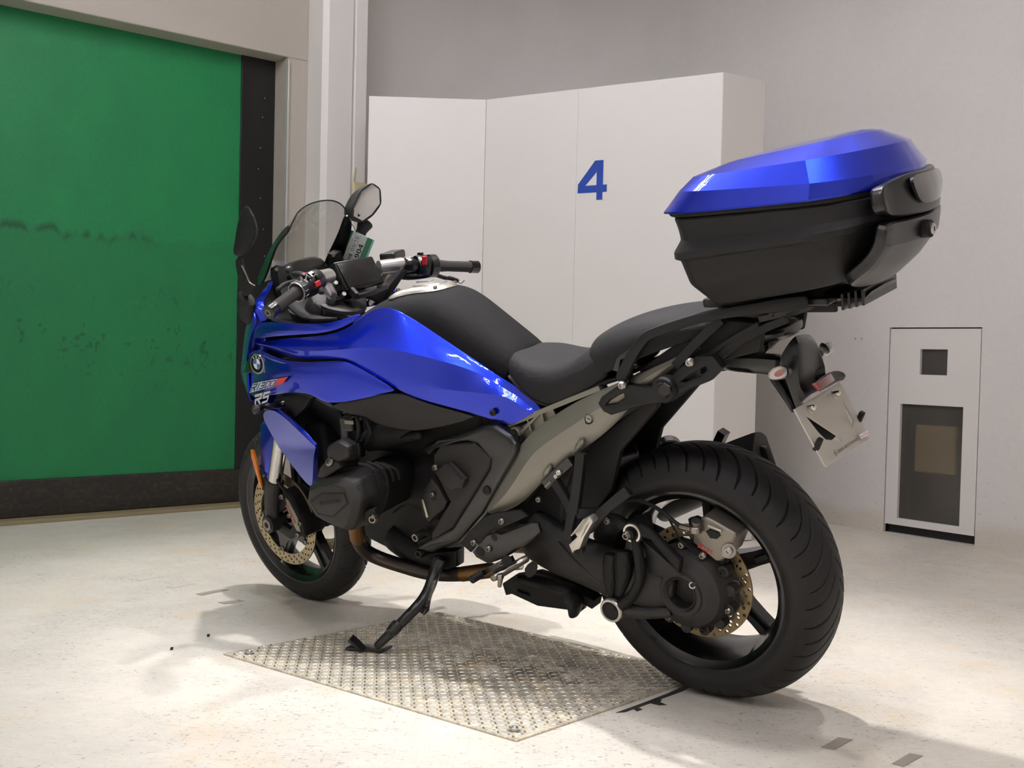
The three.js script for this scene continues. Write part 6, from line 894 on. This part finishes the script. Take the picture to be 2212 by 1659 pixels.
// ---- top case, clipped on the rack: a thing of its own
{
  const T = new THREE.Group(); T.name = 'top_case'; scene.add(T); T.rotation.x = -0.2449; T.userData = { label: 'black top case with a glossy blue lid on the luggage rack', category: 'top case' };
  const Q = (name, geo, mat, label) => obj(name, geo, mat, T, label);
  // half rings from the front centre round the left side to the rear centre
  const ring = (y0, y1, xf, xr, w) => { const f = Math.min(1, (xf - xr) / 0.4); return [[xf, 0], [xf, -0.55 * w], [xf - 0.012 * f, -0.83 * w], [xf - 0.05 * f, -0.97 * w], [xf - 0.14 * f, -w], [(xf + xr) / 2 - 0.04 * f, -w], [xr + 0.115 * f, -0.985 * w], [xr + 0.066 * f, -0.86 * w], [xr + 0.033 * f, -0.6 * w], [xr + 0.009 * f, -0.3 * w], [xr, 0]].map(([x, z]) => [x, y0 + (y1 - y0) * (xf - x) / (xf - xr), z]); };
  const full = (r) => [...r, ...r.slice(1, -1).reverse().map((p) => [p[0], p[1], -p[2]])];
  const sym = (l) => l.concat(l.map((k) => 20 - k));
  const RG = [ring(1.2, 1.21, -0.088, -0.535, 0.256), ring(1.168, 1.186, -0.097, -0.54, 0.251), ring(1.145, 1.173, -0.099, -0.54, 0.25), ring(1.121, 1.16, -0.086, -0.54, 0.262), ring(1.107, 1.149, -0.086, -0.537, 0.261), ring(1.102, 1.145, -0.095, -0.53, 0.251), ring(1.05, 1.112, -0.108, -0.515, 0.241), ring(1.003, 1.05, -0.148, -0.475, 0.202), ring(1.0, 1.04, -0.17, -0.45, 0.16)];
  const body = Q('case_body', rings(RG.map(full), { lv: 3, cr: [2, 3, 4, 5, 6, 7], cc: sym([3]), sharp: 2, edge: 1, ang: 0.3 }), M.black, 'ribbed black case body');
  S(body, 'rim_seal', rings([full(ring(1.206, 1.217, -0.083, -0.536, 0.262)), full(ring(1.198, 1.208, -0.084, -0.536, 0.264)), full(ring(1.194, 1.204, -0.09, -0.532, 0.256))], { lv: 2, edge: 1 }), M.dark);
  const lidR = [ring(1.201, 1.213, -0.08, -0.535, 0.268), ring(1.207, 1.218, -0.082, -0.537, 0.268), ring(1.247, 1.242, -0.118, -0.537, 0.259), ring(1.27, 1.29, -0.138, -0.51, 0.226), ring(1.29, 1.317, -0.195, -0.46, 0.15), ring(1.3, 1.322, -0.235, -0.44, 0.07), ring(1.304, 1.322, -0.26, -0.415, 0.015)];
  const lid = Q('lid', rings(lidR.map(full), { lv: 3, cr: [1, 2, 3, 4], cc: sym([2, 4, 6, 8]), sharp: 3, edge: 1, ang: 0.12 }), M.blue, 'glossy metallic blue lid with facets');
  // rear: dark light panel, lock panel wrapping the corners
  const rowSym = (l, c, r) => [...l, c, ...r];
  const rp = Q('rear_panel', skin([[[-.5339,1.2233,-.19], [-.5329,1.2264,-.165], [-0.547, 1.238, -0.09], [-0.552, 1.234, 0], [-0.541, 1.234, 0.09], [-0.51, 1.234, 0.165], [-0.495, 1.23, 0.19]], [[-.5323,1.2054,-.2], [-.536,1.2021,-.175], [-0.556, 1.2, -0.09], [-0.563, 1.196, 0], [-0.55, 1.196, 0.09], [-0.517, 1.2, 0.17], [-0.5, 1.2, 0.195]], [[-.541,1.1797,-.2], [-.5417,1.1654,-.175], [-0.556, 1.158, -0.1], [-0.563, 1.152, 0], [-0.55, 1.154, 0.1], [-0.515, 1.158, 0.175], [-0.5, 1.16, 0.2]]], { thick: 0.025, lv: 2, cc: [1, 5], sharp: 3, edge: 1, ang: 0.3, flip: true }), M.satin, 'black rear panel with a dark reflector');
  S(rp, 'reflector', skin([[[-0.556, 1.232, -0.105], [-0.559, 1.23, -0.05], [-0.558, 1.229, 0.03], [-0.544, 1.23, 0.1]], [[-0.563, 1.203, -0.1], [-0.567, 1.2, -0.05], [-0.565, 1.2, 0.03], [-0.551, 1.203, 0.105]], [[-0.562, 1.178, -0.075], [-0.567, 1.172, -0.045], [-0.565, 1.172, 0.03], [-0.551, 1.178, 0.09]]], { thick: 0.006, lv: 2, edge: 2, flip: true }), phy(0x0b0707, 0.18, 0, { clearcoat: 1 }), 'smoked dark reflector');
  const lp = Q('lock_panel', skin([[[-.5468,1.1588,-.215], [-0.545, 1.152, -0.14], [-0.562, 1.148, 0], [-0.54, 1.15, 0.14], [-0.5, 1.15, 0.215]], [[-.5386,1.1136,-.208], [-0.54, 1.108, -0.13], [-0.556, 1.105, 0], [-0.535, 1.108, 0.13], [-0.495, 1.108, 0.208]], [[-.5033,1.0715,-.195], [-0.505, 1.062, -0.12], [-0.52, 1.06, 0], [-0.5, 1.062, 0.12], [-0.46, 1.062, 0.19]], [[-.4418,1.0349,-.175], [-0.455, 1.018, -0.11], [-0.468, 1.016, 0], [-0.452, 1.018, 0.11], [-0.42, 1.02, 0.165]]], { thick: 0.025, lv: 2, cr: [1, 2], sharp: 2, edge: 1, ang: 0.35, flip: true }), M.satin, 'black lock panel wrapping the rear corners');
  const kc = [-0.557, 1.122, -0.03]; S(lp, 'lock', lathe(kc, add3(kc, [-1, 0, -0.1]), [[0, 0.012], [0.011, 0.012], [0.012, 0.009], [0.017, 0.008], [0.018, -0.01], [0, -0.01]], 28), M.dark); S(lp, 'lock_barrel', lathe(kc, add3(kc, [-1, 0, -0.1]), [[0, 0.0145], [0.009, 0.0145], [0.011, 0.0125], [0.011, 0.01]], 24), M.chrome, 'bright key lock'); S(lp, 'key_slot', box(add3(kc, [-0.0148, 0, -0.001]), [0.0008, 0.009, 0.002], 0.0003), M.dark);
  Q('rack_foot', [rings([[[-0.36, 1.012, -0.1], [-0.36, 1.012, 0.1], [-0.36, 0.985, 0.08], [-0.36, 0.985, -0.08]], [[-0.46, 1.012, -0.1], [-0.46, 1.012, 0.1], [-0.44, 0.985, 0.08], [-0.44, 0.985, -0.08]]], { lv: 1, edge: 1 }), ...[0, 1, 2, 3].map((i) => box([-0.405 - i * 0.014, 0.992 + i * 0.003, 0], [0.006, 0.034, 0.19], 0.002)), box([-0.24, 0.995, 0], [0.28, 0.02, 0.22], 0.006)], M.satin, 'ribbed black mounting foot');
}
// ---- print: badge, decals, lettering
function decal(pts, nu, nv, tex, parent, name, label, off = 0.0015, o = {}) {       // small sheet of printed film laid on a surface; corners: top-left, top-right, bottom-right, bottom-left
  const p = [], uv = [], ix = [], [a, b, c, d] = pts, n = V(b).sub(V(a)).cross(V(d).sub(V(a))).normalize();
  for (let j = 0; j <= nv; j++) for (let i = 0; i <= nu; i++) { const t = mid(mid(a, b, i / nu), mid(d, c, i / nu), j / nv); const s = o.bulge ? o.bulge * 4 * (i / nu) * (1 - i / nu) : 0; p.push(t[0] - n.x * (off + s), t[1] - n.y * (off + s), t[2] - n.z * (off + s)); uv.push(i / nu, 1 - j / nv); }
  for (let j = 0; j < nv; j++) for (let i = 0; i < nu; i++) { const q = j * (nu + 1) + i; ix.push(q, q + nu + 1, q + 1, q + 1, q + nu + 1, q + nu + 2); }
  const g = new THREE.BufferGeometry(); g.setAttribute('position', new THREE.Float32BufferAttribute(p, 3)); g.setAttribute('uv', new THREE.Float32BufferAttribute(uv, 2)); g.setIndex(ix); g.computeVertexNormals();
  const m = new THREE.Mesh(g, new THREE.MeshPhysicalMaterial({ map: tex, transparent: !o.solid, alphaTest: o.solid ? 0 : 0.5, roughness: o.rough ?? 0.3, clearcoat: o.coat ?? 0.6, side: THREE.DoubleSide })); m.name = name; m.castShadow = !!o.solid; m.receiveShadow = true; if (label) m.userData.label = label; parent.add(m); return m;
}
const BN = [0, 0.1, -0.995], BE1 = [-1, 0, 0], BE2 = [0, 0.995, 0.1];
function decalRows(rows, tex, parent, name, label) {                // printed film following a curved panel: rows of points, top to bottom
  const n = rows[0].length, p = rows.flat(2), uv = [], ix = [];
  rows.forEach((r, j) => r.forEach((q, i) => uv.push(i / (n - 1), 1 - j / (rows.length - 1))));
  for (let j = 0; j + 1 < rows.length; j++) for (let i = 0; i + 1 < n; i++) { const q = j * n + i; ix.push(q, q + n, q + 1, q + 1, q + n, q + n + 1); }
  const g = new THREE.BufferGeometry(); g.setAttribute('position', new THREE.Float32BufferAttribute(p, 3)); g.setAttribute('uv', new THREE.Float32BufferAttribute(uv, 2)); g.setIndex(ix); g.computeVertexNormals();
  const m = new THREE.Mesh(g, new THREE.MeshPhysicalMaterial({ map: tex, transparent: true, alphaTest: 0.5, roughness: 0.3, clearcoat: 0.6, side: THREE.DoubleSide })); m.name = name; m.receiveShadow = true; if (label) m.userData.label = label; parent.add(m); return m;
}
const roundel = canvasTex(256, 256, (x) => {
  x.clearRect(0, 0, 256, 256); const disc = (r, c) => { x.fillStyle = c; x.beginPath(); x.arc(128, 128, r, 0, 7); x.fill(); };
  disc(126, '#c9c9c9'); disc(120, '#0b0b0d'); disc(72, '#c9c9c9'); disc(68, '#f2f2f0'); x.fillStyle = '#3f7fc4';
  x.beginPath(); x.moveTo(128, 128); x.arc(128, 128, 68, Math.PI, Math.PI * 1.5); x.fill(); x.beginPath(); x.moveTo(128, 128); x.arc(128, 128, 68, 0, Math.PI / 2); x.fill();
  x.fillStyle = '#f2f2f0'; x.font = 'bold 40px sans-serif'; x.textAlign = 'center'; x.textBaseline = 'middle';
  for (const [c, a] of [['B', -0.62], ['M', 0], ['W', 0.62]]) { x.save(); x.translate(128, 128); x.rotate(a); x.fillText(c, 0, -95); x.restore(); }
});
{
  const bc = [1.2577,.8607,-.2501], bd = plate([...Array(28).keys()].map((k) => { const a = k / 28 * Math.PI * 2; return bc.map((v, i) => v + 0.029 * (Math.cos(a) * BE1[i] + Math.sin(a) * BE2[i])); }), 0.008, { bevel: 0.002, toward: [0.6, 0, -1], back: 0.002 });
  const badge = P('round_badge', bd, M.silver, 'round blue and white badge');
  const cn = (a, b) => bc.map((v, i) => v + 0.0278 * (a * BE1[i] + b * BE2[i]) + 0.0022 * BN[i]);
  decal([cn(-1, 1), cn(1, 1), cn(1, -1), cn(-1, -1)], 1, 1, roundel, badge, 'badge_print', undefined, 0, {});
  const r1300 = canvasTex(1024, 256, (x) => {
    x.clearRect(0, 0, 1024, 256); x.transform(1, 0, -0.35, 1, 70, 0); x.fillStyle = '#e8e8e6'; x.fillRect(20, 30, 640, 190); x.fillStyle = '#d8231f'; x.beginPath(); x.moveTo(680, 30); x.lineTo(930, 30); x.lineTo(930, 220); x.lineTo(680, 220); x.fill();
    x.fillStyle = '#16308c'; x.strokeStyle = '#16308c'; x.lineWidth = 30; x.lineJoin = 'miter';
    const seg = (p) => { x.beginPath(); p.forEach((q, i) => (i ? x.lineTo(...q) : x.moveTo(...q))); x.stroke(); };
    seg([[40, 60], [150, 60], [150, 120], [50, 120], [50, 200]]); seg([[90, 120], [160, 200]]); seg([[215, 50], [215, 205]]); seg([[265, 62], [370, 62], [370, 190], [265, 190]]); seg([[285, 125], [370, 125]]); seg([[420, 62], [510, 62], [510, 190], [420, 190], [420, 48]]); seg([[555, 62], [635, 62], [635, 190], [555, 190], [555, 48]]);
  });
  decalRows([[[1.3497,.7927,-.2158],[1.2571,.8121,-.2515],[1.1828,.8256,-.2735],[1.1317,.833,-.2801],[1.0857,.8405,-.2832]], [[1.3708,.7713,-.2069],[1.2788,.7914,-.2433],[1.1995,.8081,-.2701],[1.1472,.8184,-.2768],[1.097,.8282,-.2827]], [[1.3919,.7496,-.1982],[1.2964,.7723,-.2366],[1.2192,.7905,-.2626],[1.1628,.8037,-.2736],[1.1133,.8151,-.2799]]], r1300, B, 'model_decal', 'white and red model number decal');
  const rsT = canvasTex(512, 256, (x) => {
    x.clearRect(0, 0, 512, 256); x.transform(1, 0, -0.3, 1, 60, 0); x.strokeStyle = '#e8e8e6'; x.lineWidth = 44; const seg = (p) => { x.beginPath(); p.forEach((q, i) => (i ? x.lineTo(...q) : x.moveTo(...q))); x.stroke(); };
    seg([[10, 40], [200, 40], [200, 110], [40, 110], [40, 250]]); seg([[110, 110], [200, 250]]); seg([[440, 40], [270, 40], [270, 120], [420, 120], [420, 215], [240, 215]]);
  });
  decalRows([[[1.3573,.7559,-.2109],[1.266,.7772,-.2451],[1.194,.7917,-.2683]], [[1.3638,.7321,-.2075],[1.2782,.7546,-.2401],[1.2091,.7722,-.2633]], [[1.363,.7148,-.2069],[1.288,.7347,-.2348],[1.2292,.7512,-.2545]]], rsT, B, 'model_decal', 'white letters under the number');
  // rear caliper and front caliper lettering
  const word = (txt, col, font, w = 512, h = 128) => canvasTex(w, h, (x) => { x.clearRect(0, 0, w, h); x.fillStyle = col; x.font = font; x.textAlign = 'center'; x.textBaseline = 'middle'; x.fillText(txt, w / 2, h / 2); });
  const cal = B.children.find((c) => c.name === 'rear_caliper'), fc = B.children.find((c) => c.name === 'front_caliper');
  decal([[-.0444,.4433,-.1262],[-.0806,.4279,-.1262],[-.0734,.4145,-.1262],[-.0383,.43,-.1262]], 1, 1, word('BMW', '#c8322a', 'bold 120px sans-serif', 300, 120), cal, 'lettering', 'red lettering', 0.0006);
  const q = (x, y) => [WB + x, RF + y, -0.112 * 0.98 - 0.0172 - 0.0004];
  { const m = decal([q(-0.098, 0.084), q(-0.136, 0.012), q(-0.123, 0.006), q(-0.087, 0.078)], 1, 1, word('BMW', '#c8322a', 'bold 110px sans-serif', 320, 110), fc, 'lettering', 'red lettering', 0.0004); m.geometry.applyMatrix4(steerM); }
  // plate carrier print
  const pl = B.children.find((c) => c.name === 'plate_holder');
  const mot = canvasTex(1024, 128, (x) => { x.clearRect(0, 0, 1024, 128); x.fillStyle = '#1b1b1b'; x.font = 'bold 92px sans-serif'; x.textBaseline = 'middle'; x.fillText('BMW MOTORRAD', 150, 66, 860); x.lineWidth = 8; x.strokeStyle = '#1b1b1b'; x.beginPath(); x.arc(66, 64, 54, 0, 7); x.stroke(); x.beginPath(); x.moveTo(66, 64); x.arc(66, 64, 34, Math.PI, Math.PI * 1.5); x.fill(); x.beginPath(); x.moveTo(66, 64); x.arc(66, 64, 34, 0, Math.PI / 2); x.fill(); });
  decal([[-.3547,.6697,-.075],[-.3635,.6694,.055],[-.3668,.6571,.058],[-.3586,.6558,-.072]], 1, 1, mot, pl, 'lettering', 'black maker lettering', 0.0012, { coat: 0.2 });
  const stick = canvasTex(256, 128, (x) => { x.fillStyle = '#f3efec'; x.fillRect(0, 0, 256, 128); x.strokeStyle = '#8a2f3a'; x.lineWidth = 6; x.strokeRect(6, 6, 244, 116); x.fillStyle = '#b02a3c'; x.font = 'italic bold 44px serif'; x.fillText('Red Team', 22, 88); x.fillStyle = '#555'; x.fillRect(120, 24, 90, 10); });
  decal([[-.3594,.6666,.06],[-.3623,.6653,.105],[-.3668,.6529,.108],[-.3623,.6539,.064]], 1, 1, stick, pl, 'sticker', 'small white sticker with red script', 0.0016, { coat: 0.2 });
  // left rear / cap text on the cylinder cover
  const hc = B.children.find((c) => c.name === 'cylinder_head_cover');
  decal([[.9525,.5245,-.3765],[.8444,.5462,-.3765],[.848,.5306,-.3765],[.9564,.5085,-.3765]], 1, 1, word('BOXER 1300', '#0d0c0c', 'bold 70px sans-serif', 512, 80), hc, 'lettering', 'faint embossed lettering', 0.0006, { rough: 0.7, coat: 0 });
  // switch symbols
  const sw = B.children.find((c) => c.name === 'switch_unit');
}
{ // lot tag hanging from the right mirror
  const T = new THREE.Group(); T.name = 'lot_tag'; scene.add(T); T.rotation.x = -0.2449; T.userData = { label: 'green and white numbered lot tag hanging below the right mirror', category: 'tag' };
  const tx = canvasTex(640, 512, (x) => {
    x.fillStyle = '#4c8c68'; x.fillRect(0, 0, 640, 512); x.fillStyle = '#dcdedc'; x.fillRect(0, 70, 640, 300); x.fillStyle = '#9fd6cf'; x.fillRect(0, 480, 640, 32);
    x.fillStyle = '#161616'; x.font = '46px monospace'; x.fillText('WB10T0MF102T9M07032', 20, 116, 560); x.fillRect(0, 128, 640, 4);
    x.fillRect(0, 228, 640, 4); x.fillRect(318, 128, 4, 100); let k = 20; for (let i = 0; i < 46; i++) { const w = 2 + ((i * 7919) % 5); x.fillRect(k, 146, w, 70); k += w + 3; } x.font = '88px sans-serif'; x.fillText('09/16', 372, 210, 230); x.font = 'bold 128px sans-serif'; x.fillText('1904', 236, 356, 372);
  });
  const c = [[1.3168,1.0562,.15],[1.2151,1.184,.15],[1.1251,1.1468,.155],[1.2266,1.0213,.155]];
  const g = plate([c[0], c[1], c[2], c[3]], 0.0012, { bevel: 0.0003, toward: [-0.5, 0, -0.8], seg: 1 }); obj('card', g, std(0x8fc9b4, 0.4), T, 'pale green plastic card');
  decal([c[0], c[1], c[2], c[3]].map((p) => add3(p, [-0.0006, 0, -0.001])), 1, 1, tx, T, 'print', 'printed label with numbers and a bar code', 0.0, { solid: true, coat: 0.3 });
  obj('string', tube([mid(c[1], c[2], 0.25), add3(mid(c[1], c[2], 0.25), [0.01, 0.02, 0.0]), add3(mid(c[1], c[2], 0.25), [0.025, 0.035, 0.005])], 0.001, { rs: 5 }), M.dark, T);
}

renderer.render(scene, camera);
